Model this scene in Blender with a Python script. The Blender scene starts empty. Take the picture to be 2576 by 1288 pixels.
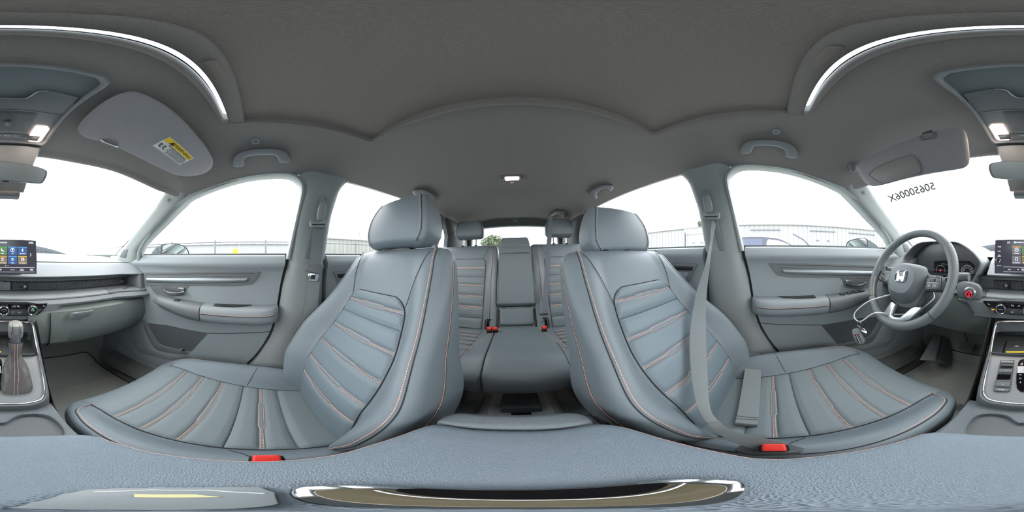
import bpy, bmesh, math, random
from mathutils import Vector, Matrix, noise as mnoise
random.seed(7)
V = Vector
S = bpy.context.scene
COL = S.collection
PI = math.pi
R = math.radians

# ---------------------------------------------------------------- camera (360 degree camera on the console)
ROLL, YAW = R(1.5), R(1.1)
def turn(d):
    x, y, z = d
    c, s = math.cos(ROLL), math.sin(ROLL)
    x, z = c*x + s*z, -s*x + c*z
    c, s = math.cos(YAW), math.sin(YAW)
    return V((c*x - s*y, s*x + c*y, z))
cam_data = bpy.data.cameras.new('camera')
cam = bpy.data.objects.new('camera', cam_data)
COL.objects.link(cam)
cam_data.type = 'PANO'
try:
    cam_data.panorama_type = 'EQUIRECTANGULAR'
except Exception:
    pass
try:
    cam_data.cycles.panorama_type = 'EQUIRECTANGULAR'
except Exception:
    pass
cam_data.clip_start = 0.004
cam_data.clip_end = 500
rx, fw, up = turn((1, 0, 0)), turn((0, 1, 0)), turn((0, 0, 1))
m = Matrix((rx, up, -fw)).transposed().to_4x4()
cam.matrix_world = m
S.camera = cam

# ---------------------------------------------------------------- view and world
S.view_settings.view_transform = 'Standard'
S.view_settings.look = 'None'
S.view_settings.gamma = 1
S.view_settings.use_curve_mapping = False
S.view_settings.exposure = 2.3
S.cycles.use_denoising = True
S.cycles.max_bounces = 9
S.cycles.diffuse_bounces = 7
S.cycles.glossy_bounces = 4
S.cycles.transmission_bounces = 6
S.cycles.transparent_max_bounces = 10
S.cycles.caustics_reflective = False
S.cycles.caustics_refractive = False
S.cycles.sample_clamp_indirect = 6
W = bpy.data.worlds.new('overcast_sky')
S.world = W
W.use_nodes = True
nt = W.node_tree
bg = nt.nodes['Background']
tc = nt.nodes.new('ShaderNodeTexCoord')
nz = nt.nodes.new('ShaderNodeTexNoise')
nz.inputs['Scale'].default_value = 2.2
nz.inputs['Detail'].default_value = 6
rp = nt.nodes.new('ShaderNodeValToRGB')
rp.color_ramp.elements[0].position = 0.40
rp.color_ramp.elements[0].color = (0.80, 0.90, 0.97, 1)
rp.color_ramp.elements[1].position = 0.56
rp.color_ramp.elements[1].color = (1, 1, 1, 1)
nt.links.new(tc.outputs['Generated'], nz.inputs['Vector'])
nt.links.new(nz.outputs['Fac'], rp.inputs['Fac'])
nt.links.new(rp.outputs['Color'], bg.inputs['Color'])
bg.inputs['Strength'].default_value = 1.6

# ---------------------------------------------------------------- pixel -> point on a known plane
def ray(px, py):
    th = (px - 1288)/2576*2*PI
    ph = (644 - py)/1288*PI
    return turn((math.sin(th)*math.cos(ph), math.cos(th)*math.cos(ph), math.sin(ph)))
def plane(px, py, p, n):
    d = ray(px, py)
    return d*(V(p).dot(V(n))/d.dot(V(n)))
def atx(px, py, x): return plane(px, py, (x, 0, 0), (1, 0, 0))
def aty(px, py, y): return plane(px, py, (0, y, 0), (0, 1, 0))
def atz(px, py, z): return plane(px, py, (0, 0, z), (0, 0, 1))
def atd(px, py, d): return ray(px, py)*d
def atw(px, py, s=-1, off=0.0): return plane(px, py, (s*(0.684 - off), 0, 0), (s, 0, .29))

# ---------------------------------------------------------------- numbers
def ss(x, a=0.0, b=1.0):
    t = min(1, max(0, (x - a)/(b - a)))
    return t*t*(3 - 2*t)
def ip(x, pts):
    if x <= pts[0][0]: return pts[0][1]
    if x >= pts[-1][0]: return pts[-1][1]
    n = len(pts)
    d = [(pts[i+1][1] - pts[i][1])/(pts[i+1][0] - pts[i][0]) for i in range(n-1)]
    def sl(i):
        if i == 0: return d[0]
        if i == n-1: return d[-1]
        a, b = d[i-1], d[i]
        return 0 if a*b <= 0 else 2*a*b/(a + b)
    for i in range(n-1):
        if x <= pts[i+1][0]:
            h = pts[i+1][0] - pts[i][0]; t = (x - pts[i][0])/h
            return ((1+2*t)*(1-t)**2*pts[i][1] + t*(1-t)**2*h*sl(i)
                    + t*t*(3-2*t)*pts[i+1][1] + t*t*(t-1)*h*sl(i+1))
def resample(pts, n, closed=False):
    pts = [V(p) for p in pts]
    if closed: pts = pts + [pts[0]]
    L = [0]
    for a, b in zip(pts, pts[1:]): L.append(L[-1] + (b - a).length)
    out = []
    m_ = n if closed else n - 1
    k = 0
    for i in range(n):
        t = L[-1]*i/m_
        while k < len(L)-2 and L[k+1] < t: k += 1
        seg = L[k+1] - L[k]
        out.append(pts[k].lerp(pts[k+1], (t - L[k])/seg if seg > 1e-9 else 0))
    return out
def smooth(pts, it=2, closed=False):
    pts = [V(p) for p in pts]
    for _ in range(it):
        o = [] if closed else [pts[0]]
        r_ = range(len(pts)) if closed else range(len(pts)-1)
        for i in r_:
            a, b = pts[i], pts[(i+1) % len(pts)]
            o += [a.lerp(b, .25), a.lerp(b, .75)]
        if not closed: o.append(pts[-1])
        pts = o
    return pts

# ---------------------------------------------------------------- materials
def lin(c):
    return tuple((v/12.92 if v <= .04045 else ((v + .055)/1.055)**2.4) for v in (x/255 for x in c))
MATS = {}
def mat(name, rgb, rough=.6, metal=0, bump=None, spec=.5, emit=0, fleck=None, alpha=1, coat=0, perf=False, weave=None, mott=0):
    M = bpy.data.materials.new(name)
    M.use_nodes = True
    t = M.node_tree
    b = t.nodes['Principled BSDF']
    col = lin(rgb) + (1,)
    b.inputs['Base Color'].default_value = col
    b.inputs['Roughness'].default_value = rough
    b.inputs['Metallic'].default_value = metal
    b.inputs['Specular IOR Level'].default_value = spec
    b.inputs['Coat Weight'].default_value = coat
    if emit:
        b.inputs['Emission Color'].default_value = col
        b.inputs['Emission Strength'].default_value = emit
    tc = t.nodes.new('ShaderNodeTexCoord')
    colsrc = None
    if fleck or mott:
        n = t.nodes.new('ShaderNodeTexNoise')
        n.inputs['Scale'].default_value = fleck[0] if fleck else 6
        n.inputs['Detail'].default_value = 2 if fleck else 4
        t.links.new(tc.outputs['Object'], n.inputs['Vector'])
        r_ = t.nodes.new('ShaderNodeValToRGB')
        a = fleck[1] if fleck else mott
        r_.color_ramp.elements[0].position = .38
        r_.color_ramp.elements[1].position = .66
        r_.color_ramp.elements[0].color = tuple(c*(1 - a) for c in col[:3]) + (1,)
        r_.color_ramp.elements[1].color = tuple(min(1, c*(1 + a)) for c in col[:3]) + (1,)
        t.links.new(n.outputs['Fac'], r_.inputs['Fac'])
        colsrc = r_.outputs['Color']
        t.links.new(colsrc, b.inputs['Base Color'])
    hsrc = None
    if bump:
        n = t.nodes.new('ShaderNodeTexVoronoi' if len(bump) > 2 else 'ShaderNodeTexNoise')
        n.inputs['Scale'].default_value = bump[0]
        t.links.new(tc.outputs['Object'], n.inputs['Vector'])
        bp = t.nodes.new('ShaderNodeBump')
        bp.inputs['Strength'].default_value = bump[1]
        bp.inputs['Distance'].default_value = .001
        t.links.new(n.outputs[0], bp.inputs['Height'])
        t.links.new(bp.outputs['Normal'], b.inputs['Normal'])
    if perf or weave:
        # small punched dots laid out on the panel's own UV metres
        uv = t.nodes.new('ShaderNodeUVMap')
        sp = perf or weave
        mp = t.nodes.new('ShaderNodeVectorMath'); mp.operation = 'SCALE'
        mp.inputs['Scale'].default_value = 1/sp[0]
        t.links.new(uv.outputs['UV'], mp.inputs[0])
        fr = t.nodes.new('ShaderNodeVectorMath'); fr.operation = 'FRACTION'
        t.links.new(mp.outputs[0], fr.inputs[0])
        su = t.nodes.new('ShaderNodeVectorMath'); su.operation = 'SUBTRACT'
        su.inputs[1].default_value = (.5, .5, 0)
        t.links.new(fr.outputs[0], su.inputs[0])
        ln = t.nodes.new('ShaderNodeVectorMath'); ln.operation = 'LENGTH'
        t.links.new(su.outputs[0], ln.inputs[0])
        lt = t.nodes.new('ShaderNodeMath'); lt.operation = 'LESS_THAN'
        lt.inputs[1].default_value = sp[1]
        t.links.new(ln.outputs['Value'], lt.inputs[0])
        mx = t.nodes.new('ShaderNodeMixRGB')
        if colsrc: t.links.new(colsrc, mx.inputs[1])
        else: mx.inputs[1].default_value = col
        mx.inputs[2].default_value = tuple(c*sp[2] for c in col[:3]) + (1,)
        t.links.new(lt.outputs[0], mx.inputs[0])
        t.links.new(mx.outputs[0], b.inputs['Base Color'])
    MATS[name] = M
    return M
def glass(name, rgb, gloss=.04, tint=1.0):
    M = bpy.data.materials.new(name)
    M.use_nodes = True
    t = M.node_tree
    t.nodes.clear()
    o = t.nodes.new('ShaderNodeOutputMaterial')
    tr = t.nodes.new('ShaderNodeBsdfTransparent')
    tr.inputs['Color'].default_value = lin(rgb) + (1,)
    g = t.nodes.new('ShaderNodeBsdfGlossy')
    g.inputs['Roughness'].default_value = .02
    x = t.nodes.new('ShaderNodeMixShader')
    x.inputs[0].default_value = gloss
    t.links.new(tr.outputs[0], x.inputs[1]); t.links.new(g.outputs[0], x.inputs[2])
    t.links.new(x.outputs[0], o.inputs['Surface'])
    return M
LE = mat('leather', (114, 125, 132), .46, bump=(900, .35, 'v'), spec=.5)
LES = mat('hinge_shade_leather', (106, 115, 121), .55, bump=(700, .6, 'v'), spec=.4)
PF = mat('perforated_leather', (112, 126, 134), .5, perf=(.0040, .21, .55), spec=.45)
PFC = mat('cushion_fabric', (122, 133, 137), .62, weave=(.0036, .25, .72), spec=.35)
ST = mat('orange_stitch_thread', (235, 182, 160), .7)
GRV = mat('seam_shadow_cord', (38, 41, 44), .8)
VINYL = mat('door_vinyl', (140, 149, 152), .55, bump=(900, .3, 'v'), spec=.4)
DASH = mat('dash_plastic', (126, 130, 132), .6, bump=(800, .35, 'v'), spec=.4)
DARKP = mat('dark_plastic', (82, 87, 89), .5, bump=(700, .2, 'v'))
MIDP = mat('mid_grey_plastic', (108, 113, 115), .5, bump=(800, .2, 'v'))
BLK = mat('black_plastic', (24, 25, 27), .35)
GLB = mat('gloss_black', (14, 14, 16), .08, spec=.6)
CHR = mat('chrome', (225, 228, 230), .12, metal=1)
SAT = mat('satin_silver', (165, 170, 172), .32, metal=.85)
CARP = mat('carpet', (158, 162, 158), .95, bump=(500, 1), fleck=(800, .22))
HEAD = mat('headliner_fabric', (136, 133, 130), .92, bump=(900, .25), fleck=(700, .10))
HEADD = mat('sunshade_fabric', (140, 133, 127), .92, bump=(900, .3), fleck=(650, .12))
PIL = mat('pillar_trim_plastic', (152, 160, 158), .6, bump=(700, .25, 'v'))
PILL = mat('lower_pillar_plastic', (138, 144, 145), .6, bump=(700, .4, 'v'))
SKIRT = mat('skirt_fabric', (74, 80, 82), .9, bump=(500, 1), fleck=(420, .3))
RUB = mat('rubber_seal', (46, 48, 50), .7)
BELT = mat('belt_webbing', (128, 135, 137), .55, bump=(600, .5), spec=.4)
RED = mat('red_button', (232, 58, 48), .35)
SCR = glass('window_glass', (252, 252, 252), .02)
TINT = glass('sunroof_glass', (190, 200, 205), .05)

# ---------------------------------------------------------------- objects
WP = {}
def wp(o): return WP[o.name] if o is not None else V((0, 0, 0))
def tag(o, label=None, cat=None, group=None, kind=None):
    if label: o['label'] = label
    if cat: o['category'] = cat
    if group: o['group'] = group
    if kind: o['kind'] = kind
    return o
def thing(name, loc, label, cat, group=None, kind=None):
    o = bpy.data.objects.new(name, None)
    o.empty_display_size = .05
    COL.objects.link(o)
    o.location = V(loc)
    WP[o.name] = V(loc)
    return tag(o, label, cat, group, kind)
class MB:
    """collects shapes for ONE mesh object"""
    def __init__(s): s.v, s.f, s.uv = [], [], []
    def add(s, vs, fs):
        k = len(s.v)
        s.v += [V(p) for p in vs]
        s.f += [tuple(i + k for i in f) for f in fs]
        return s
    def loft(s, rings, close=True, cap=True):
        n = len(rings[0]); vs = [p for r_ in rings for p in r_]; fs = []
        for i in range(len(rings)-1):
            for j in range(n if close else n-1):
                a, b = i*n + j, i*n + (j+1) % n
                fs.append((a, b, b + n, a + n))
        if cap and close:
            fs.append(tuple(range(n)))
            fs.append(tuple(range((len(rings)-1)*n, len(rings)*n)))
        return s.add(vs, fs)
    def tube(s, pts, r, n=8, closed=False, flat=None):
        pts = [V(p) for p in pts]
        rings = []
        N = len(pts)
        prev = None
        for i, p in enumerate(pts):
            if closed: t = pts[(i+1) % N] - pts[i-1]
            else: t = pts[min(i+1, N-1)] - pts[max(i-1, 0)]
            if t.length < 1e-9: t = V((0, 0, 1))
            t.normalize()
            if prev is None:
                a = V((0, 0, 1)) if abs(t.z) < .9 else V((1, 0, 0))
                prev = (a - t*a.dot(t)).normalized()
            prev = (prev - t*prev.dot(t)).normalized()
            b = t.cross(prev)
            rr = r[i] if isinstance(r, (list, tuple)) else r
            rings.append([p + prev*(rr*math.cos(2*PI*k/n)) + b*(rr*(flat or 1)*math.sin(2*PI*k/n)) for k in range(n)])
        if closed: rings.append(rings[0])
        return s.loft(rings, True, not closed)
    def box(s, c, size, rot=None):
        c = V(c); x, y, z = (q/2 for q in size)
        vs = [V((a*x, b*y, d*z)) for a in (-1, 1) for b in (-1, 1) for d in (-1, 1)]
        if rot: vs = [rot @ p for p in vs]
        return s.add([p + c for p in vs], [(0, 1, 3, 2), (4, 6, 7, 5), (0, 4, 5, 1), (2, 3, 7, 6), (0, 2, 6, 4), (1, 5, 7, 3)])
    def prism(s, pts, d):
        """closed outline pushed along d"""
        pts = [V(p) for p in pts]; n = len(pts); d = V(d)
        return s.add(pts + [p + d for p in pts], [tuple(range(n)), tuple(range(2*n-1, n-1, -1))] + [(i, (i+1) % n, n + (i+1) % n, n + i) for i in range(n)])
    def grid(s, fn, us, vs, uvf=None):
        pts = [fn(u, v) for v in vs for u in us]
        nu = len(us)
        fs = [(j*nu + i, j*nu + i + 1, (j+1)*nu + i + 1, (j+1)*nu + i) for j in range(len(vs)-1) for i in range(nu-1)]
        if uvf: s.uv = [uvf(u, v) for v in vs for u in us]
        return s.add(pts, fs)
    def lathe(s, c, axis, prof, n=32):
        c = V(c); ax = V(axis).normalized()
        a = V((0, 0, 1)) if abs(ax.z) < .9 else V((1, 0, 0))
        a = (a - ax*a.dot(ax)).normalized(); b = ax.cross(a)
        rings = [[c + ax*h + a*(r_*math.cos(2*PI*k/n)) + b*(r_*math.sin(2*PI*k/n)) for k in range(n)] for r_, h in prof]
        return s.loft(rings)
    def build(s, name, m, parent=None, bevel=0, seg=2, flat=False, angle=38, label=None, kind=None, origin=None):
        me = bpy.data.meshes.new(name)
        c = V(origin) if origin is not None else None
        if c is None:
            lo = V((min(p.x for p in s.v), min(p.y for p in s.v), min(p.z for p in s.v)))
            hi = V((max(p.x for p in s.v), max(p.y for p in s.v), max(p.z for p in s.v)))
            c = (lo + hi)/2
        me.from_pydata([tuple(p - c) for p in s.v], [], s.f)
        if s.uv:
            lay = me.uv_layers.new(name='UVMap')
            for lp in me.loops: lay.data[lp.index].uv = s.uv[lp.vertex_index]
        bm = bmesh.new(); bm.from_mesh(me)
        if not s.uv:
            bmesh.ops.remove_doubles(bm, verts=bm.verts, dist=1e-5)
        bmesh.ops.recalc_face_normals(bm, faces=bm.faces)
        if bevel:
            es = [e for e in bm.edges if len(e.link_faces) == 2 and e.calc_face_angle(0) > R(35)]
            try: bmesh.ops.bevel(bm, geom=es, offset=bevel, segments=seg, affect='EDGES', profile=.5, clamp_overlap=True)
            except Exception: pass
        bm.to_mesh(me); bm.free()
        me.materials.append(m)
        if not flat:
            me.shade_smooth()
            try: me.set_sharp_from_angle(angle=R(angle))
            except Exception: pass
        o = bpy.data.objects.new(name, me)
        COL.objects.link(o)
        WP[o.name] = c
        if parent is not None:
            o.parent = parent
            o.location = c - wp(parent)
        else:
            o.location = c
        if label: o['label'] = label
        if kind: o['kind'] = kind
        return o
def lsp(a, b, n): return [a + (b - a)*i/(n-1) for i in range(n)]
def mir(pts): return [V((-p[0], p[1], p[2])) for p in pts]
def rrect(c, ax, ay, w, h, r, n=5):
    """rounded rectangle outline, axes ax ay"""
    c, ax, ay = V(c), V(ax).normalized(), V(ay).normalized()
    r = min(r, w/2 - 1e-5, h/2 - 1e-5)
    o = []
    for k, (sx, sy) in enumerate(((1, 1), (-1, 1), (-1, -1), (1, -1))):
        for i in range(n+1):
            a = PI/2*(k + i/n)
            o.append(c + ax*(sx*(w/2 - r) + r*math.cos(a)) + ay*(sy*(h/2 - r) + r*math.sin(a)))
    return o
def stitch(mb, path, pitch=.0062, r=.0008, fill=.7):
    """row of separate thread dashes lying along a path"""
    P = [V(p) for p in path]
    L = sum((b - a).length for a, b in zip(P, P[1:]))
    n = max(2, int(L/pitch))
    Q = resample(P, n*2 + 1)
    for i in range(0, 2*n, 2):
        a, b = Q[i], Q[i+1] if fill < .99 else Q[i+2]
        b = a + (Q[i+2] - a)*fill
        mb.tube([a, a.lerp(b, .5), b], [r*.6, r, r*.6], 5)
def text(s_, name, c, ax, ay, size, m, parent=None, depth=.0004, label=None, align='CENTER', sx=1.0):
    """raised lettering built as its own mesh"""
    cu = bpy.data.curves.new(name, 'FONT')
    cu.body = s_; cu.size = size; cu.extrude = depth; cu.align_x = align; cu.align_y = 'CENTER'
    cu.resolution_u = 2
    tmp = bpy.data.objects.new('tmp', cu)
    COL.objects.link(tmp)
    dg = bpy.context.evaluated_depsgraph_get()
    me = bpy.data.meshes.new_from_object(tmp.evaluated_get(dg))
    bpy.data.objects.remove(tmp)
    ax, ay = V(ax).normalized(), V(ay).normalized(); az = ax.cross(ay)
    mb = MB()
    mb.add([V(c) + ax*v.co.x*sx + ay*v.co.y + az*v.co.z for v in me.vertices], [tuple(p.vertices) for p in me.polygons])
    if name is None: return mb
    return mb.build(name, m, parent, flat=True, label=label)
def addtext(mb, s_, c, ax, ay, size, sx=1.0, depth=.0003, bold=0):
    cu = bpy.data.curves.new('t', 'FONT')
    cu.offset = bold
    cu.body = s_; cu.size = size; cu.extrude = depth; cu.align_x = 'CENTER'; cu.align_y = 'CENTER'; cu.resolution_u = 4
    tmp = bpy.data.objects.new('tmp', cu); COL.objects.link(tmp)
    me = bpy.data.meshes.new_from_object(tmp.evaluated_get(bpy.context.evaluated_depsgraph_get()))
    bpy.data.objects.remove(tmp)
    ax, ay = V(ax).normalized(), V(ay).normalized(); az = ax.cross(ay)
    mb.add([V(c) + ax*v.co.x*sx + ay*v.co.y + az*v.co.z for v in me.vertices], [tuple(p.vertices) for p in me.polygons])
    return mb

def pad(P, a, b, h, T, v0, v1, d=.02, rv=.03, nv=40, nu=36, r=.03, cap0=True, cap1=True, mb=None):
    """closed upholstered block: front surface w=h(u,v) between edges a(v)..b(v), sides swelling by d, back at -T(v)"""
    rings = []
    vs = []
    k = 6
    dd = d if callable(d) else (lambda v: d)
    if cap0:
        for i in range(k): vs.append((v0 + rv*(1 - math.cos(PI/2*i/k)) , math.sin(PI/2*i/k)))
    vs += [(v, 1) for v in lsp(v0 + (rv if cap0 else 0), v1 - (rv if cap1 else 0), nv)]
    if cap1:
        for i in range(1, k+1): vs.append((v1 - rv + rv*math.sin(PI/2*i/k), math.cos(PI/2*i/k)))
    for v, f in vs:
        A, B, t = a(v), b(v), T(v)
        f2 = max(f, .02)
        sh = (1 - f2)*rv*.8
        ring = []
        m_ = lambda u: -t*.5
        def pt(u, w):
            q = -t*.5 + (w + t*.5)*f2
            return P(u, v, q)
        A2, B2 = A + sh, B - sh
        for i in range(nu+1):
            u = A2 + (B2 - A2)*i/nu
            ring.append(pt(u, h(u, v)))
        hb, ha = h(B2, v), h(A2, v)
        D = dd(v)
        rb = min(r, (hb + t)*.45); ra = min(r, (ha + t)*.45)
        for q in (25, 50, 75, 90):
            g = R(q); ring.append(pt(B2 + D*math.sin(g), hb - rb*(1 - math.cos(g))))
        ring.append(pt(B2 + D, (hb - t)*.5 if hb - rb > (hb - t)*.5 > -t + r else -t*.5))
        for q in (0, 35, 65, 90):
            g = R(q); ring.append(pt(B2 + D - r*(1 - math.cos(g)), -t + r - r*math.sin(g)))
        ring.append(pt((A2 + B2)/2, -t))
        for q in (90, 65, 35, 0):
            g = R(q); ring.append(pt(A2 - D + r*(1 - math.cos(g)), -t + r - r*math.sin(g)))
        ring.append(pt(A2 - D, (ha - t)*.5 if ha - ra > (ha - t)*.5 > -t + r else -t*.5))
        for q in (90, 75, 50, 25):
            g = R(q); ring.append(pt(A2 - D*math.sin(g), ha - ra*(1 - math.cos(g))))
        rings.append(ring)
    mb = mb or MB()
    return mb.loft(rings)
# ================================================================ SHELL OF THE CAR
FLOORZ = -.80
YR = 1.68
# side window outlines, traced on the leaning side plane (passenger side, mirrored for the driver side)
winF = [atw(*p) for p in ((351, 657), (352, 628), (404, 558), (467, 504), (530, 475), (613, 449), (676, 441), (722, 440), (743, 447), (757, 464), (758, 483), (739, 567), (720, 652))]
B_front = [atw(*p) for p in ((752, 424), (752, 440), (768, 460), (766, 476), (746, 548), (729, 653))]
B_rear = [atw(*p) for p in ((884, 440), (874, 457), (860, 472), (853, 483), (833, 548), (816, 653))]
def rw(px, py): # rear window points measured on the driver side
    p = atw(px, py, 1); return V((-p.x, p.y, p.z))
rear_top = [rw(1732, 462), rw(1715, 449), rw(1693, 444), rw(1650, 457), rw(1600, 473)]
RAILZ = [(-.60, .30), (-.36, .295), (-.284, .272), (-.173, .294), (-.045, .326), (.047, .338), (.114, .346), (.20, .350), (.27, .343), (.36, .352), (.60, .352), (1.0, .345), (1.3, .332), (1.7, .305)]
MIDZ = [(-.60, .385), (-.51, .402), (-.30, .440), (0, .452), (.35, .452), (.85, .432), (1.0, .424), (1.4, .412), (1.68, .402)]
def railz(y): return ip(y, RAILZ)
def railx(y): return .684 - .29*railz(y) + ip(y, [(.6, 0), (1.2, -.04), (1.7, -.10)])
def zc(x, y):
    t = min(1, abs(x)/railx(y))
    zr = railz(y)
    zm = ip(y, MIDZ)
    dome = 0
    z = zr + (zm - zr)*(1 - t**3.2)
    # soft step where the rear part of the liner drops
    z -= .012*ss(y, .93, 1.06)*(1 - t*t)
    return z
def onceil(px, py, off=0.0):
    d = ray(px, py); t = .2
    lo, hi = .1, 4
    for _ in range(50):
        t = (lo + hi)/2; p = d*t
        if p.z > zc(p.x, p.y) - off: hi = t
        else: lo = t
    return d*lo
SX, SY0, SY1 = .372, -.086, .318       # opening of the sunroof
def y0(t): return ip(abs(t), [(0, -.515), (.35, -.505), (.7, -.45), (.93, -.375), (1, -.275)])
mb = MB()
tx = sorted(set([-1, -.995, .995, 1] + lsp(-.98, .98, 57)))
ts = []
for y in lsp(0, 1, 90): ts.append(y)
ys_fixed = lsp(-.2, YR, 96) 
def ceil_pt(x, y): return V((x, y, zc(x, y)))
# back part on a regular grid that keeps the opening clear, with the front fringe following the windscreen
xs = sorted(set([-SX, SX] + lsp(-SX, SX, 31)))
ysr = sorted(set(lsp(SY0, SY1, 25) + lsp(SY1, YR, 70)))
def outer(i, side, y):
    return side*(SX + (railx(y) - SX)*i)
us = lsp(0, 1, 17)
for side in (-1, 1):
    mb.grid(lambda u, y: ceil_pt(outer(u, side, y), y), us, ysr)
mb.grid(lambda x, y: ceil_pt(x, y), xs, lsp(SY1, YR, 70))
allx = lsp(-1, 1, 65)
def front_pt(t, k):
    ya = y0(t); y = ya + (SY0 - ya)*k
    x = t*railx(y)
    return ceil_pt(x, y)
def fx(i, k):
    t = allx[i]
    return front_pt(t, k)
# front sheet: columns blend from rail fractions to the opening's own x at its rear edge
def fsheet(t, k):
    ya = y0(t); y = ya + (SY0 - ya)*k
    return ceil_pt(t*railx(y), y)
mb.grid(fsheet, allx, lsp(0, 1, 26))
# rolled outer lip of the liner along the windows
for side in (-1, 1):
    mb.grid(lambda u, y: V((side*(railx(y) + .05*u), y, railz(y) + .022*u)), lsp(0, 1, 6), lsp(-.275, YR, 90))
# lip along the windscreen header
mb.grid(lambda t, u: (lambda p: V((p.x, p.y - .05*u, p.z + .0*u - .012*math.sin(PI*u))))(fsheet(t, 0)), allx, lsp(0, 1, 5))
ceiling = tag(mb.build('ceiling', HEAD), kind='structure')
# frame of the opening
def rr2(w, h, r, cx, cy, n=8):
    return [V((p.x, p.y, 0)) for p in rrect((cx, cy, 0), (1, 0, 0), (0, 1, 0), w, h, r, n)]
cy = (SY0 + SY1)/2
mb = MB()
rings = []
for off, dz in ((.007, .003), (.005, -.0005), (.002, -.0015), (0, 0), (-.0015, .005), (-.0015, .05)):
    o = rr2(2*(SX + off), SY1 - SY0 + 2*off, .014 + off, 0, cy)
    rings.append([V((p.x, p.y, zc(p.x, p.y) + dz)) for p in o])
mb.loft(rings, True, False)
tag(mb.build('trim_1', HEAD), kind='structure')
# glass above
mb = MB()
mb.grid(lambda x, y: V((x, y, zc(x, y) + .055)), lsp(-SX - .02, SX + .02, 9), lsp(SY0 - .02, SY1 + .03, 9))
tag(mb.build('window_7', TINT), kind='structure')

# outer roof skin keeps daylight out from above
mb = MB()
mb.grid(lambda t, k: (lambda p: V((p.x*1.06, p.y - .015*k, p.z + .05)))(fsheet(t, 1 - k)), lsp(-1, 1, 21), lsp(0, 1, 6))
mb.grid(lambda t, y: V((t*(railx(y) + .06), y, zc(t*railx(y), y) + .06)), lsp(-1, 1, 21), lsp(SY1 + .02, YR + .1, 20))
for s in (-1, 1):
    mb.grid(lambda t, y: V((s*(SX + .01 + t*(railx(y) + .05 - SX)), y, zc(SX + t*(railx(y) - SX), y) + .06)), lsp(0, 1, 8), lsp(SY0 - .015, SY1 + .02, 10))
PAINT = mat('dark_grey_paint', (60, 64, 68), .25, coat=.6)
tag(mb.build('trim_19', PAINT), kind='structure')

# pillar trims: strip between two outlines, bulging inwards with returns to the glass
def strip(A, B, bulge, ret, n=24, m=12, inward=None, mb=None, ends=False):
    A, B = resample(A, n), resample(B, n)
    rings = []
    for i in range(n):
        a, b = A[i], B[i]
        inw = inward if inward is not None else V((1 if a.x < 0 else -1, 0, 0))
        row = [a - inw*ret, a - inw*ret*.4]
        for j in range(m+1):
            t = j/m
            row.append(a.lerp(b, t) + inw*(bulge*(1 - (2*t - 1)**4) - .004*(1 if j in (0, m) else 0)))
        row += [b - inw*ret*.4, b - inw*ret]
        rings.append(row)
    mb = mb or MB()
    return mb.loft(rings, False, False)
A_in = [atw(*p) for p in ((372, 415), (400, 446), (421, 472), (383, 529), (340, 583), (300, 636), (286, 655))]
A_out = [atw(*p) for p in ((440, 425), (462, 466), (474, 497), (410, 562), (375, 597), (347, 630), (340, 662))]
for k, s in ((2, -1), (3, 1)):
    f = (lambda L: L) if s < 0 else mir
    o = strip(f(A_in), f(A_out), .012, .05).build('trim_%d' % k, PIL, kind='structure')
    # small ribbed airbag mark and the tweeter grille at the foot
    c = atw(424, 503, -1, .014); c = c if s < 0 else V((-c.x, c.y, c.z))
    g = MB().tube(rrect(c, (0, .78, .62), (-s*.25, -.6, .75), .020, .010, .005, 4), .0007, 6, True)
    for q in (-.004, 0, .004): g.box(c + V((0, .78, .62))*q, (.001, .0012, .007))
    g.build('airbag_mark', MIDP, o)
    tp = [atw(*p, -1, .014) for p in ((300, 647), (309, 629), (322, 627), (316, 649))]
    tp = tp if s < 0 else mir(tp)
    tw = MB().prism(tp, (s*.02, 0, 0)).build('speaker_grille', MIDP, o, bevel=.0015)
# door window frame: dark seal following the opening
for k, s in ((4, -1), (5, 1)):
    f = (lambda L: L) if s < 0 else mir
    W1 = f(smooth(winF, 1)); 
    mb = MB()
    inn = V((-s, 0, 0))
    rings = []
    N = 70
    Wr = resample(W1, N)
    cen = sum(Wr, V((0, 0, 0)))/N
    for i, p in enumerate(Wr):
        t = (Wr[min(i+1, N-1)] - Wr[max(i-1, 0)]).normalized()
        q = inn.cross(t).normalized()
        if q.dot(p - cen) < 0: q = -q
        # q points out of the opening
        rings.append([p + inn*.006 + q*.016, p + inn*.010 + q*.010, p + inn*.008 + q*.003, p, p - inn*.02, p - inn*.045 + q*.004])
    mb.loft(rings, False, False)
    tag(mb.build('trim_%d' % k, PIL), kind='structure')
# sail panel in the front corner of the door glass
for k, s in ((6, -1), (7, 1)):
    tp = [atw(*p, -1, -.006) for p in ((330, 662), (346, 628), (353, 614), (355, 662))]
    tp = tp if s < 0 else mir(tp)
    tag(MB().prism(tp, (s*.01, 0, 0)).build('trim_%d' % k, DARKP), kind='structure')
# B pillars: upper trim and lower trim
for k, s in ((8, -1), (9, 1)):
    f = (lambda L: L) if s < 0 else mir
    A_ = [p + V((.0, 0, 0)) for p in B_front]; B_ = list(B_rear)
    up_ = strip(f(A_), f(B_), .018, .05, 26).build('trim_%d' % k, PIL, kind='structure')
    # lower trim, wider towards the sill
    Af = [V((-.690, B_front[-1].y + .000, .004)), V((-.70, .100, -.12)), V((-.705, .078, -.26)), V((-.705, .05, -.36)), V((-.69, -.02, -.50)), V((-.66, -.10, -.60)), V((-.64, -.2, -.66))]
    Bf = [V((-.690, B_rear[-1].y, .004)), V((-.70, .285, -.12)), V((-.71, .285, -.26)), V((-.71, .29, -.36)), V((-.70, .33, -.50)), V((-.68, .40, -.62)), V((-.66, .45, -.70))]
    lo = strip(f(Af), f(Bf), .030, .06, 30).build('lower_trim', PILL, up_)
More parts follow.
